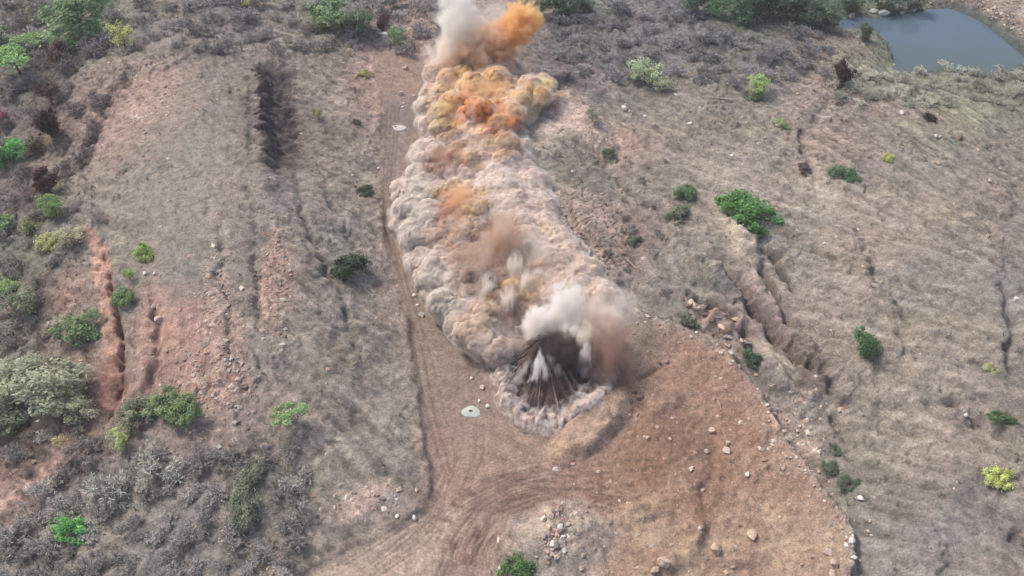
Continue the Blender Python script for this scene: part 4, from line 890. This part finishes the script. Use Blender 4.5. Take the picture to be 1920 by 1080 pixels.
LIST = [
 ('round',160,30,56,(122,162,104),'broad pale green tree at the edge of the wooded corner','tree',.8,.8),
 ('loose',235,70,25,(170,182,88),'yellow green tree beside the broad pale green tree','tree',1,.9),
 ('loose',165,68,13,(158,172,138),'tiny pale sage tree below the broad pale green tree','tree',1,.9),
 ('umbrella',40,116,36,(118,176,86),'bright green flat topped tree near the brown leaved tree','tree',.8,.7),
 ('umbrella',62,80,22,(126,164,98),'green flat topped tree just behind the bright flat topped tree','tree',1,.7),
 ('round',0,75,18,(120,160,96),'green tree cut by the edge of the view behind the flat topped trees','tree',1,1),
 ('round',108,102,21,(120,84,74),'rust brown leaved tree right of the bright flat topped tree','tree',1,1),
 ('bush',18,288,28,(84,168,76),'vivid green bush at the left border of the view','bush',1,1),
 ('loose',100,180,24,(92,58,62),'maroon leaved tree above the darkest maroon tree','tree',.8,.9),
 ('round',100,236,25,(72,44,48),'darkest maroon tree beside the pale bare twigs','tree',.9,1),
 ('round',90,345,22,(92,50,56),'isolated maroon tree above the small green pair','tree',1,1),
 ('loose',6,222,16,(146,60,76),'crimson shrub at the left border of the view','shrub',1,1),
 ('loose',70,272,20,(100,74,70),'dull brown shrub below the darkest maroon tree','shrub',1,.8),
 ('round',106,388,20,(122,162,84),'fresh green tree at the head of the red gully','tree',1,1),
 ('bush',6,420,20,(116,156,84),'green bush on the left border level with the gully head','bush',1,1),
 ('bush',95,452,18,(166,176,98),'yellow green bush left of the gully head','bush',1,1),
 ('loose',136,440,25,(166,168,128),'pale straw green shrub overhanging the gully head','shrub',.8,.7),
 ('bush',62,418,16,(140,152,104),'dull olive bush between two brighter green ones','bush',1,1),
 ('bush',268,472,16,(142,176,66),'lone bright lime bush on the bare grey bench','bush',1,1.1),
 ('loose',244,514,12,(132,170,90),'small light green shrub just under the lone lime bush','shrub',1,1),
 ('bush',237,556,18,(104,150,88),'mid green bush right beside the red gully','bush',1,1.2),
 ('bush',8,535,17,(150,186,90),'lime green bush on the left border below the dry bank','bush',1,1),
 ('loose',50,560,34,(120,142,108),'wide grey green shrub in the thicket left of the gully','shrub',.8,.8),
 ('bush',148,618,32,(112,148,92),'large green bush leaning toward the middle of the red gully','bush',.8,.9),
 ('loose',175,592,18,(128,156,104),'light green shrub above the large gully bush','shrub',1,.9),
 ('bush',112,606,14,(170,166,138),'pale cream green shrub beside the large gully bush','shrub',1,.9),
 ('round',112,722,50,(150,164,132),'large silvery green tree near the foot of the gully','tree',.9,.75),
 ('round',28,725,50,(156,170,138),'large silvery tree cut by the left border of the view','tree',.9,.75),
 ('round',60,690,36,(150,162,134),'silvery tree crown behind the two large silvery trees','tree',.9,.75),
 ('loose',152,772,30,(146,158,128),'thin silvery tree at the gully foot','tree',.9,.8),
 ('round',10,795,30,(132,150,116),'silvery green tree lowest on the left border','tree',.9,.75),
 ('bush',262,768,30,(128,140,108),'grey green bush at the left end of the bush row','bush',.8,1),
 ('bush',312,752,30,(122,150,94),'green bush in the middle of the bush row','bush',.8,1),
 ('bush',358,764,30,(112,144,86),'darker green bush at the right end of the bush row','bush',.8,1.1),
 ('loose',235,815,24,(154,176,98),'yellow green shrub in front of the bush row','shrub',1,.9),
 ('umbrella',546,772,28,(128,168,96),'small flat topped green tree with a visible trunk','tree',.8,.8),
 ('loose',122,828,13,(190,172,112),'tiny straw yellow tree on a bent dark trunk','tree',1,1.2),
 ('bush',139,992,26,(94,186,78),'vivid lime bush alone in the dry grey scrub','bush',.8,1),
 ('bush',118,978,15,(86,112,64),'dark olive bush behind the vivid lime bush','bush',1,1),
 ('loose',462,948,46,(104,124,100),'wide faint dark green shrub in the foreground thicket','shrub',.7,.5),
 ('loose',470,888,36,(118,132,108),'faint sage shrub behind the wide dark green shrub','shrub',.7,.5),
 ('round',610,26,40,(118,162,106),'bright green tree left of the track head','tree',.8,.7),
 ('round',662,44,32,(96,128,96),'dark green tree between the bright green tree and the maroon one','tree',.9,.75),
 ('round',716,45,15,(96,66,66),'small maroon tree behind the white block','tree',1,1),
 ('round',746,68,15,(134,170,116),'small oval green tree beside the white block','tree',1,1.1),
 ('bush',460,5,10,(196,204,60),'small bright yellow bush at the far edge of the view','bush',1,1),
 ('loose',1210,132,36,(148,176,128),'pale green tree with a thin trunk in the grey thicket','tree',.8,.8),
 ('loose',1243,158,20,(156,168,138),'washed out green shrub under the pale trunked tree','shrub',1,.8),
 ('loose',1414,160,22,(154,192,96),'bright yellow green tree left of the dark maroon tree','tree',1,1.0),
 ('bush',1418,184,11,(92,124,76),'dark green shrub at the foot of the yellow green tree','bush',1,1.3),
 ('round',1577,142,20,(84,54,60),'dark maroon round tree on the pale slope below the pond','tree',1,1.1),
 ('round',1620,65,14,(86,106,80),'small dark round tree at the corner of the pond','tree',1,1),
 ('bush',1281,362,17,(96,140,84),'upper green bush of the pair left of the vivid bush','bush',1,1),
 ('bush',1270,400,21,(116,138,104),'lower faded green bush of the pair left of the vivid bush','bush',.8,1),
 ('bush',1399,395,43,(82,152,66),'largest vivid green bush above the eroded ditch','bush',.8,.9),
 ('bush',1581,326,20,(78,122,82),'blue green bush on the pale slope right of the vivid bush','bush',.9,1),
 ('bush',1663,295,9,(176,190,80),'tiny lime bush high on the right slope','bush',1,1),
 ('bush',1464,232,12,(140,168,110),'tiny pale green bush below the yellow green tree','bush',1,1),
 ('round',1614,635,24,(72,128,70),'tall deep green tree on the right slope','tree',.9,1.15),
 ('bush',1635,650,14,(106,134,96),'faded green shrub touching the tall deep green tree','bush',1,1),
 ('bush',1410,670,16,(74,112,84),'dark teal bush beside the rim of the orange spoil','bush',1,1.1),
 ('bush',1871,892,18,(172,192,78),'glowing yellow green bush on the lower right slope','bush',1,1.1),
 ('bush',1877,788,17,(84,122,74),'deep green bush above the yellow green one','bush',1,1),
 ('bush',1857,690,9,(170,182,120),'tiny pale lime tuft high on the far right slope','bush',1,1),
 ('bush',967,1067,27,(78,138,62),'dense green bush on the rubble mound in the foreground','bush',.9,1),
 ('bush',660,502,29,(64,90,70),'large dark green bush on the slope left of the haul road','bush',.9,1.0),
 ('bush',690,358,15,(74,92,72),'small dark green bush near the haul road edge','bush',1,.9),
 ('loose',597,214,15,(132,134,92),'olive shrub beside the dark ribbed seam','shrub',1,.9),
 ('bush',680,140,11,(176,170,90),'small mustard yellow bush by the upper track','bush',1,1),
 ('bush',668,230,8,(104,92,84),'tiny brown bush on the slope left of the haul road','bush',1,.8),
 ('round',1340,10,26,(110,162,112),'light green tree in the dark tree line near the pond','tree',.9,.8),
 ('round',1395,22,32,(64,104,78),'dark green tree just right of the light green one','tree',.8,.7),
 ('round',1440,12,34,(58,98,76),'dark tree second in from the light green one','tree',.8,.7),
 ('round',1495,14,34,(62,100,78),'dark tree in the middle of the pond tree line','tree',.8,.7),
 ('round',1545,40,26,(70,104,82),'dark tree nearest the pond corner','tree',.8,.7),
 ('round',1300,6,26,(72,108,84),'dark tree left of the light green one in the tree line','tree',.8,.7),
 ('round',1590,8,26,(84,120,92),'green tree above the stony end of the pond','tree',.8,.7),
 ('round',1655,4,26,(112,134,110),'grey green tree on the far shore over the white rocks','tree',.8,.7),
 ('round',1705,6,22,(104,124,98),'olive tree on the far shore beside the stone bank','tree',.8,.7),
 ('round',1000,16,26,(96,138,96),'green tree right behind the orange smoke cap','tree',.9,.8),
 ('round',1048,6,30,(78,124,92),'deep green tree far behind the orange smoke','tree',.9,.8),
 ('round',1095,10,22,(96,130,104),'hazy green tree right of the deep green one','tree',.9,.8),
 ('loose',1110,215,17,(140,138,108),'olive twiggy shrub on the pale rock right of the smoke','shrub',1,.9),
 ('bush',1141,286,11,(104,128,98),'small green bush below the pale rock right of the smoke','bush',1,1),
 ('bush',1190,450,12,(112,124,98),'small olive bush on the fractured bench','bush',1,.9),
 ('bush',1290,600,14,(108,124,108),'small grey green bush above the orange spoil rim','bush',1,1),
 ('bush',1742,221,9,(72,54,52),'small dark maroon bush on the upper right slope','bush',1,.9),
 ('bush',1506,315,11,(112,96,92),'small dusky brown bush on the right slope','bush',1,.9),
 ('bush',1558,872,14,(96,118,90),'dull green bush in the fold right of the spoil','bush',1,.7),
 ('bush',1592,902,20,(92,112,88),'long low green bush lowest in the fold right of the spoil','bush',.6,.6),
 ('bush',1568,845,9,(98,124,92),'small green bush topmost in the fold right of the spoil','bush',1,.7),
]
for k, px, py, r, c, lb, cat, sq, hs in LIST: place(k, px, py, r, c, lb, cat, GT, sq, hs)
for px, py, r, c, lb in [(300,870,44,(172,172,150),'pale sage leafless shrub in the foreground thicket'),(206,915,42,(168,166,146),'pale straw leafless shrub left of the sage one'),(372,290,1,0,0)][:2]:
    place('bare', px, py, r, c, lb, 'shrub', 'dry leafless shrubs', 1, .8)
# grey leafless scrub, one by one: regions of the photo, how many, half width
def in_any(px, py):
    if abs(px-(120-(py-840)*1.14)) < 46 and py > 815 and px < 150: return True
    if 150 < px < 245 and 430 < py < 770: return True
    return in_poly(px, py, BODY) or in_poly(px, py, ROAD) or in_poly(px, py, SPOIL) or in_poly(px, py, POND)
REG = [((0,0,700,90),46,(16,32),(150,140,136),'grey leafless shrub in the thicket along the far left edge of the workings'),
       ((0,90,200,440),24,(14,26),(140,124,118),'brown grey leafless shrub on the wooded left bank above the gully'),
       ((0,440,180,840),26,(14,26),(140,134,118),'leafless shrub in the thicket left of the red gully'),
       ((0,840,560,1075),52,(18,34),(146,138,130),'grey leafless shrub in the foreground thicket'),
       ((690,0,840,85),12,(16,28),(142,138,132),'grey leafless tree behind the head of the haul road'),
       ((1040,20,1330,150),30,(14,26),(128,126,128),'blue grey leafless shrub in the burnt thicket right of the smoke'),
       ((1320,60,1560,150),20,(14,24),(132,130,130),'grey leafless shrub on the rise left of the pond'),
       ((1560,125,1915,195),30,(12,22),(168,168,142),'pale olive leafless shrub on the pond bank'),
       ((1130,270,1300,600),14,(8,16),(140,136,124),'small grey leafless shrub on the slope right of the blast')]
for (x0, y0, x1, y1), n, (ra, rb), c, lb in REG:
    k = 0; pts = []; t = 0
    while k < n and t < 4000:
        t += 1; px, py = r_.uniform(x0, x1), r_.uniform(y0, y1); r = r_.uniform(ra, rb)
        if in_any(px, py) or any(math.hypot(px-a, (py-b)*1.3) < 0.8*(r+q) for a, b, q in pts): continue
        pts.append((px, py, r)); f = r_.uniform(0.85, 1.15); cc = tuple(min(255, v*f) for v in c)
        place('bare', px, py, r, cc, lb, 'shrub', 'dry leafless shrubs', 1, r_.uniform(0.6, 0.9)); k += 1

# ------------------------------------------------------------------ stuff: brush, rubble
def project_mask(n, wfun, box=(-225, 225, 88, 360)):
    x = rng.uniform(box[0], box[1], n); y = rng.uniform(box[2], box[3], n); z = height(x, y); u, v = project(x, y, z)
    keep = (u > -120) & (u < 2040) & (v > -90) & (v < 1170)
    x, y, z, u, v = x[keep], y[keep], z[keep], u[keep], v[keep]; wt = wfun(x, y, z, u, v); k2 = rng.random(len(x)) < wt
    return x[k2], y[k2], z[k2], u[k2], v[k2]
def samp(A, x, y):
    i = np.clip(np.round(np.interp(x, gx, np.arange(NX))).astype(int), 0, NX-1); j = np.clip(np.round(np.interp(y, gy, np.arange(NY))).astype(int), 0, NY-1); return A[j, i]
def brushw(x, y, z, u, v):
    c = fbm(x, y, 14, 3, 301); bare = np.maximum(np.maximum(samp(m_road, x, y), samp(m_spoil, x, y)), samp(m_pond, x, y))
    thick = 0.16+0.5*(v < 110)+0.6*((u < 180))+0.55*((v > 830) & (u < 560))+0.35*((u > 1030) & (v < 160))+0.3*((u > 1540) & (v < 200))
    redz = np.exp(-((u-250)/70)**2-((v-170)/70)**2)+np.exp(-((u-370)/80)**2-((v-650)/110)**2)+np.exp(-((u-515)/30)**2-((v-530)/90)**2)
    return np.clip(thick*(0.6+1.2*c), 0, 1)*(1-np.clip(bare*1.5, 0, 1))*(1-np.clip(redz, 0, 0.9))*(1-samp(tm, x, y))*(1-samp(gm, x, y))*(1-0.75*np.exp(-((u-345)/110)**4-((v-400)/280)**4))
bx, by, bz, bu, bv = project_mask(60000, brushw)
K = 9; n = len(bx); th = rng.uniform(0, 2*math.pi, (n, K)); el = rng.uniform(0.35, 1.3, (n, K)); ln_ = rng.uniform(0.35, 1.1, (n, K))*rng.uniform(0.5, 1.5, (n, 1)); off = rng.normal(0, 0.25, (n, K, 2))
p0 = np.stack([bx[:, None]+off[..., 0], by[:, None]+off[..., 1], np.repeat((bz-0.05)[:, None], K, 1)], -1)
d = np.stack([np.cos(th)*np.cos(el), np.sin(th)*np.cos(el), np.sin(el)], -1)*ln_[..., None]; s = np.stack([-np.sin(th), np.cos(th), 0*th], -1)*(0.045+0.03*rng.random((n, K)))[..., None]
Q4 = np.stack([p0-s, p0+s, p0+d+s*0.4, p0+d-s*0.4], 2).reshape(-1, 3)
bc = samp(COLR, bx, by)*ALB*rng.uniform(0.55, 1.35, (n, 1)); gr = np.clip(fbm(bx, by, 11, 2, 303), 0, 0.6)[:, None]*rng.random((n, 1)); bc = bc*(1-gr)+alb((120,130,98))*gr*0.9
def tuft_mat():
    m, nt, out = new_mat('dry_brush'); at = N(nt, 'ShaderNodeAttribute', attribute_name='tint'); d_ = N(nt, 'ShaderNodeBsdfDiffuse'); nt.links.new(at.outputs['Color'], d_.inputs[0]); nt.links.new(d_.outputs[0], out.inputs[0]); return m
br = mesh_np('dry_brush', Q4, np.arange(len(Q4)).reshape(-1, 4), tuft_mat(), color=np.repeat(bc, K*4, 0), smooth=False); tag(br, 'low dry grey brush and grass over the slopes', 'brush', kind='stuff')

def rock_shape(g, sub=2, flat=0.75):
    V, F = ICO2 if sub == 2 else ico(sub)
    V = V.copy()
    for _ in range(9):
        nrm = g.normal(size=3); nrm /= np.linalg.norm(nrm); dd = g.uniform(0.55, 0.85); t = V@nrm; V = V-np.outer(np.maximum(t-dd, 0), nrm)
    V += g.normal(size=V.shape)*0.018; return V*np.array([1, g.uniform(0.7, 0.95), flat]), F
def rubblew(x, y, z, u, v):
    e = samp(edge, x, y); bk = samp(bankm, x, y); fr = samp(fract, x, y)
    red = np.exp(-((u-410)/30)**2-((v-620)/120)**2)*1.8+np.exp(-((u-395)/70)**2-((v-710)/55)**2)*1.5+np.exp(-((u-515)/26)**2-((v-520)/80)**2)*1.6+np.exp(-((u-280)/60)**2-((v-190)/60)**2)*0.35
    oth = np.exp(-((u-1060)/45)**2-((v-1000)/60)**2)*0.9+np.exp(-((u-1110)/60)**2-((v-250)/40)**2)*0.3+np.exp(-((u-1500)/60)**2-((v-820)/70)**2)*0.6+np.exp(-((u-680)/60)**2-((v-930)/35)**2)*0.5+np.exp(-((u-735)/30)**2-((v-155)/40)**2)*0.3
    fr2 = np.exp(-(((u-1045)-(v-400)*0.55)/26)**2)*np.exp(-((v-420)/80)**2)*1.3
    return np.clip(0.012+0.4*e+0.9*bk+fr2+red+oth+samp(m_spoil, x, y)*0.05, 0, 1)*(1-samp(m_pond, x, y))*(1-0.85*samp(m_road, x, y)*(1-samp(m_spoil, x, y)))
qx, qy, qz, qu, qv = project_mask(230000, rubblew); n = len(qx)
RS = [rock_shape(np.random.default_rng(400+i)) for i in range(1)]
base = np.array([[1,0,0],[0,1,0],[-1,0,0],[0,-1,0],[0,0,.8],[0,0,-.6],[.6,.6,.5],[-.6,.5,.55]], float)
bf = np.array([[0,6,4],[6,1,4],[1,7,4],[7,2,4],[2,3,4],[3,0,4],[0,1,6],[1,2,7],[1,0,5],[2,1,5],[3,2,5],[0,3,5]])
sc_ = (0.14+0.55*rng.random(n)**3.5)*(1+0.5*(samp(bankm, qx, qy) > 0.4)); ang_ = rng.uniform(0, 6.28, n); ca, sa = np.cos(ang_), np.sin(ang_)
J = base[None]*(1+rng.normal(0, 0.22, (n, 8, 1)))*np.stack([sc_*rng.uniform(0.8, 1.5, n), sc_, sc_*rng.uniform(0.5, 0.9, n)], 1)[:, None, :]
RV = np.stack([J[..., 0]*ca[:, None]-J[..., 1]*sa[:, None]+qx[:, None], J[..., 0]*sa[:, None]+J[..., 1]*ca[:, None]+qy[:, None], J[..., 2]+qz[:, None]+0.02], -1).reshape(-1, 3)
RF = (bf[None]+(np.arange(n)*8)[:, None, None]).reshape(-1, 3)
rc = np.array([alb((206,180,160)), alb((196,158,140)), alb((176,164,152)), alb((220,208,194))])[rng.integers(0, 4, n)]*rng.uniform(0.6, 1.15, (n, 1)); rc = rc*0.8+samp(COLR, qx, qy)*ALB*0.2
rb = mesh_np('rubble', RV, RF, tuft_mat(), color=np.repeat(rc, 8, 0), smooth=False); tag(rb, 'pale broken stones scattered over slopes, banks and spoil rim', 'rubble', kind='stuff')

# ------------------------------------------------------------------ boulders one by one
RP = [rock_shape(np.random.default_rng(500+i), 3, f) for i, f in enumerate((0.75, 0.9, 0.6, 1.0))]
RME = {}
def rock(px, py, rpx, mat, label, group=None, sx=1.0, rz=None, name='boulder', cat='boulder', z=0.0):
    p = ground_at(px, py+rpx*0.3); r = rpx*mpp_at(p); i = r_.randrange(len(RP)); key = (i, mat)
    if key not in RME:
        o = mesh_np(name, RP[i][0], RP[i][1], ROCKM[mat], smooth=False); RME[key] = o.data
    else:
        o = bpy.data.objects.new(name, RME[key]); COL.objects.link(o)
    o.location = (p[0], p[1], p[2]+0.35*r+z); o.scale = (r*sx, r, r*0.9); o.rotation_euler = (r_.uniform(-.2, .2), r_.uniform(-.2, .2), r_.uniform(0, 6.28) if rz is None else rz)
    tag(o, label, cat, group); return o
GB = 'loose boulders'
for a in [(1410,1003,12,'tan','smooth egg shaped tan boulder alone on the orange spoil'),(1343,1028,12,'tan','round pitted tan boulder left of the egg shaped one'),
          (1335,806,7,'tan','small tan boulder high on the spoil above the stacked pair'),(1363,845,9,'tan','larger boulder of the stacked pair on the spoil'),(1364,830,6,'tan','smaller boulder on the uphill side of the stacked pair'),
          (1401,888,6,'white','whitish boulder below the stacked pair'),(1318,918,5,'tan','small tan boulder on the dark scar of the spoil'),(1312,990,4,'white','tiny white boulder left of the pitted boulder'),
          (1596,1012,7,'white','white boulder just outside the spoil rim, largest there'),(1586,1022,6,'white','white boulder touching the largest one outside the rim'),(1601,1045,6,'white','white boulder farthest down outside the spoil rim'),
          (1614,934,7,'white','flat white boulder on grey scrub beyond the spoil rim'),(1627,996,4,'tan','upper small boulder of the pair beyond the rim'),(1633,1004,4,'tan','lower small boulder of the pair beyond the rim'),
          (1632,977,4,'tan','tiny boulder above the small pair beyond the rim'),(1565,1055,9,'pink','pink boulder on the outer rim of the spoil'),(1552,1035,8,'pink','pink boulder uphill on the outer rim of the spoil'),(1560,1074,8,'tan','tan boulder lowest on the outer rim of the spoil'),
          (1522,1043,5,'tan','small tan boulder on the spoil inside the rim'),(1503,1058,4,'tan','smallest tan boulder on the spoil inside the rim'),
          (720,66,9,'white','big chalk white block beside the small oval green tree'),(1690,211,5,'white','white boulder on the brown scar of the upper right slope'),(1638,21,8,'white','white rock at the water line, left of three'),
          (1657,24,10,'white','white rock at the water line, middle and largest'),(1690,25,7,'grey','grey rock at the water line right of the white ones'),(1713,19,6,'white','white rock at the water line nearest the stone bank'),
          (1597,30,8,'grey','dark grey rock at the shaded corner of the pond'),(1170,203,7,'white','flat white slab right of the smoke'),(1182,210,5,'tan','tan rock beside the flat white slab'),(1209,219,5,'white','small white rock right of the flat slab'),
          (1755,255,4,'white','left white rock of a pair on the upper right slope'),(1763,257,4,'white','right white rock of a pair on the upper right slope'),(1757,307,6,'tan','flat tan rock on the right slope under the white pair'),
          (1294,231,5,'white','white rock left of the tiny pale green bush'),(1371,293,5,'white','lone white rock on the pinkish slope'),(1800,258,7,'brown','dark brown rock on the upper right slope'),
          (884,708,4,'white','white rock on the road between the dust and the drill mound'),(915,761,5,'white','white rock right of the pale drill mound'),(898,751,4,'white','small white rock above the right hand one on the road'),
          (905,726,6,'tan','tan rock on the road at the dust edge'),(790,590,6,'white','elongated white rock on the road shoulder'),(783,572,4,'white','small white rock above the elongated one on the shoulder'),(776,553,4,'white','white rock close to the crack in the road shoulder'),
          (1855,338,4,'tan','tan rock near the right border'),(1905,560,5,'white','white rock on the dark fold at the right border'),(1851,443,5,'tan','tan rock on the dark vertical scar at the right'),(1811,778,5,'white','white rock left of the deep green bush'),
          (277,826,3,'white','tiny white rock under the yellow green shrub'),(557,999,4,'white','white rock in the foreground grey scrub'),(777,970,6,'white','white rock on the bank corner beside the road'),(745,968,5,'white','smaller white rock on the bank beside the road'),
          (937,1064,5,'white','upright white stone beside the dense green bush'),(433,672,5,'white','bright white rock in the red stony patch'),(448,712,7,'tan','tan rock under the red stony patch'),(288,575,6,'pink','upper pink rock on the red outcrop'),(300,598,10,'pink','rounded large pink rock on the red outcrop'),
          (271,512,4,'white','white rock near the small light green shrub'),(290,513,4,'white','white rock a step right of the small light green shrub'),(760,127,6,'pink','pale rock on the pink track head'),(752,175,6,'tan','tan rock standing in the upper haul road'),(756,200,3,'white','tiny white rock above the pale pit'),(776,180,3,'white','tiny white rock near the dust edge on the upper road'),
          (710,315,3,'white','tiny white stone on the left edge of the haul road'),(1250,677,5,'tan','tan boulder on the dark crack of the spoil'),(1236,680,5,'brown','brown boulder on the dark crack of the spoil'),(1200,745,9,'brown','large brown clod in the dark hollow by the ramp'),(1186,733,7,'brown','smaller brown clod in the dark hollow by the ramp'),
          (1245,1052,13,'tan','broad tan boulder half buried in the lower spoil'),(1228,1068,10,'tan','tan boulder leaning on the broad buried one'),(1215,820,5,'tan','small tan rock on the spoil right of the ramp'),(1256,822,4,'tan','small tan rock farther right on the spoil')]:
    rock(a[0], a[1], a[2], a[3], a[4], GB, name='boulder')
for k in range(34):   # blocks of the rubble mound in the foreground
    px, py = r_.gauss(1042, 15)+0.0, r_.uniform(955, 1045); rock(px, py, r_.uniform(3, 7.5), r_.choice(['tan', 'pink', 'white', 'grey']), 'angular block on the rubble mound left of the lower spoil', 'blocks of the rubble mound', name='rock_block', cat='rock')
for k in range(46):   # blocks shaken loose at the top of the shot bench
    t = r_.random(); px, py = 1010+112*t+r_.gauss(0, 9), 350+160*t+r_.gauss(0, 8); rock(px, py, r_.uniform(2.2, 5.5), r_.choice(['white', 'pink', 'tan']), 'cracked pale block on the rim of the bench beside the dust', 'blocks on the bench rim', name='rock_block', cat='rock')
for k in range(34):   # ragged stones of the spoil rim
    t = r_.random(); E = [(1290,622),(1365,668),(1420,735),(1455,800),(1505,866),(1565,950),(1590,1040)]; s_ = t*(len(E)-1); i = int(s_); f = s_-i; px = E[i][0]*(1-f)+E[i+1][0]*f+r_.gauss(2, 16); py = E[i][1]*(1-f)+E[i+1][1]*f+r_.gauss(0, 12)
    rock(px, py, r_.uniform(2.0, 4.6), r_.choice(['pink', 'tan', 'white']), 'stone lodged along the rim of the orange spoil', 'stones on the spoil rim', name='stone', cat='stone')
for k in range(26):   # slabs of the outcrop by the ditch
    px, py = r_.choice([(1335,590),(1360,615),(1310,575),(1385,640)]); px += r_.gauss(0, 16); py += r_.gauss(0, 9); rock(px, py, r_.uniform(3, 7), r_.choice(['tan', 'pink', 'grey', 'brown']), 'broken slab of the outcrop beside the eroded ditch', 'slabs of the outcrop', sx=1.5, name='broken_rock', cat='rock')
# stones in flight over the dust
for px, py, h, rr, lb in [(874,556,9,3.4,'white stone flying above the grey part of the dust'),(1024,378,6,2.6,'pale stone thrown up at the bench side of the dust')]:
    p = above(px, py, h); key = list(RME)[0]; o = bpy.data.objects.new('flying_stone', RME[(list(k for k in RME if k[1] == 'white'))[0]]); COL.objects.link(o); s0 = rr*mpp_at(p); o.location = p; o.scale = (s0*1.5, s0*.8, s0*.8); o.rotation_euler = (0.3, 0.5, 0.4); tag(o, lb, 'stone')
# fallen trunks
def log(a, b, r, label):
    p, q = ground_at(*a), ground_at(*b); mid = (p+q)/2+np.array([0.1, 0, 0.12]); v_, f_ = tube([p+[0,0,.2], mid+[0,0,.15], q+[0,0,.2]], [r, r*0.9, r*0.5], 7); t2 = tube([mid+[0,0,.15], mid+np.array([r*3, r*3, 0.5])], [r*.4, r*.15], 5); v_, f_ = join([(v_, f_), t2])
    o = mesh_np('fallen_log', v_, f_, MAT_PALEBARK); tag(o, label, 'log', 'fallen logs')
log((1172,484), (1192,505), 0.32, 'stout pale fallen log on the grey slope right of the dust'); log((406,477), (420,494), 0.22, 'thin pale fallen log on the bare left bench'); log((1200,582), (1222,592), 0.25, 'pale fallen log behind the orange spoil rim'); log((1345,752), (1352,770), 0.15, 'short bleached stick on the orange spoil')
log((1330,184), (1385,190), 0.3, 'grey fallen log below the yellow green tree')
# pale cuttings heaps around two drill holes on the haul road
def cuttings(px, py, rpx, col, label, shift):
    p = ground_at(px, py); r = rpx*mpp_at(p); root = empty('drill_cuttings', p); g = np.random.default_rng(int(px)); nr, na = 9, 40; V, F = [], []
    for i in range(nr):
        t = i/(nr-1)
        for k in range(na):
            a = 2*math.pi*k/na; w_ = 1+0.07*math.sin(3*a+px)+0.04*math.sin(5*a)+g.normal()*0.03; rr = r*(0.22+0.78*t)*w_; x, y = rr*math.cos(a)+r*shift*t, rr*math.sin(a)*0.75
            V.append((x, y, float(height(p[0]+x, p[1]+y))-p[2]+0.04+0.30*math.sin(math.pi*min(1, 0.25+t*0.75))*(1-t*0.9)))
    for i in range(nr-1):
        for k in range(na): F.append([i*na+k, (i+1)*na+k, (i+1)*na+(k+1) % na, i*na+(k+1) % na])
    mesh_np('cuttings_ring', V, F, plain_material('cuttings', alb(col), nscale=2.5, var=0.12), root)
    HV = [(0.25*r*math.cos(2*math.pi*k/24)*(1+0.25*math.sin(3*k)), 0.19*r*math.sin(2*math.pi*k/24), 0.18) for k in range(24)]+[(0.12*r*math.cos(2*math.pi*k/24), 0.1*r*math.sin(2*math.pi*k/24), -0.8) for k in range(24)]+[(0, 0, -0.9)]
    HF = [[k, (k+1) % 24, 24+(k+1) % 24, 24+k] for k in range(24)]+[[24+k, 24+(k+1) % 24, 48, 48] for k in range(24)]
    me = bpy.data.meshes.new('hole'); me.from_pydata([tuple(map(float, q)) for q in HV], [], [tuple(f[:3]) if f[2] == f[3] else tuple(f) for f in HF]); me.materials.append(plain_material('dark_hole', alb((38, 40, 40)))); o = bpy.data.objects.new('hole', me); COL.objects.link(o); o.parent = root  # inside of the hole coloured near black
    tag(root, label, 'cuttings heap', 'drill cuttings heaps')
cuttings(742, 239, 12, (226,220,212), 'small white cuttings heap with a dark hole on the upper haul road', 0.5)
cuttings(883, 772, 17, (190,194,184), 'pale green grey cuttings heap with a dark hole near the burst', 0.0)
print('plants done', len(bpy.data.objects), 'rubble', n, 'brush', len(bx))

for L_ in PROTO.values():      # patterns that were never planted
    for o in L_:
        if 'category' not in o:
            for ch in list(o.children): bpy.data.objects.remove(ch)
            bpy.data.objects.remove(o)

# ------------------------------------------------------------------ the hazy air between the camera and the ground
import itertools
lo = (-700.0, -160.0, float(Hf.min())-1.0); hi = (700.0, 900.0, CAM_H+6.0)
hvx = [tuple((lo, hi)[b][i] for i, b in enumerate(c)) for c in itertools.product((0, 1), repeat=3)]
hzm = bpy.data.meshes.new('haze'); hzm.from_pydata(hvx, [], [(0,1,3,2),(4,6,7,5),(0,4,5,1),(2,3,7,6),(0,2,6,4),(1,5,7,3)]); hzm.update()
hz = bpy.data.objects.new('haze', hzm); COL.objects.link(hz); hz['kind'] = 'stuff'; hz['label'] = 'thin pale haze in the air over the whole site'
hzm.materials.append(halo_material('haze_air', (0.95, 0.94, 0.93), 0.00012))
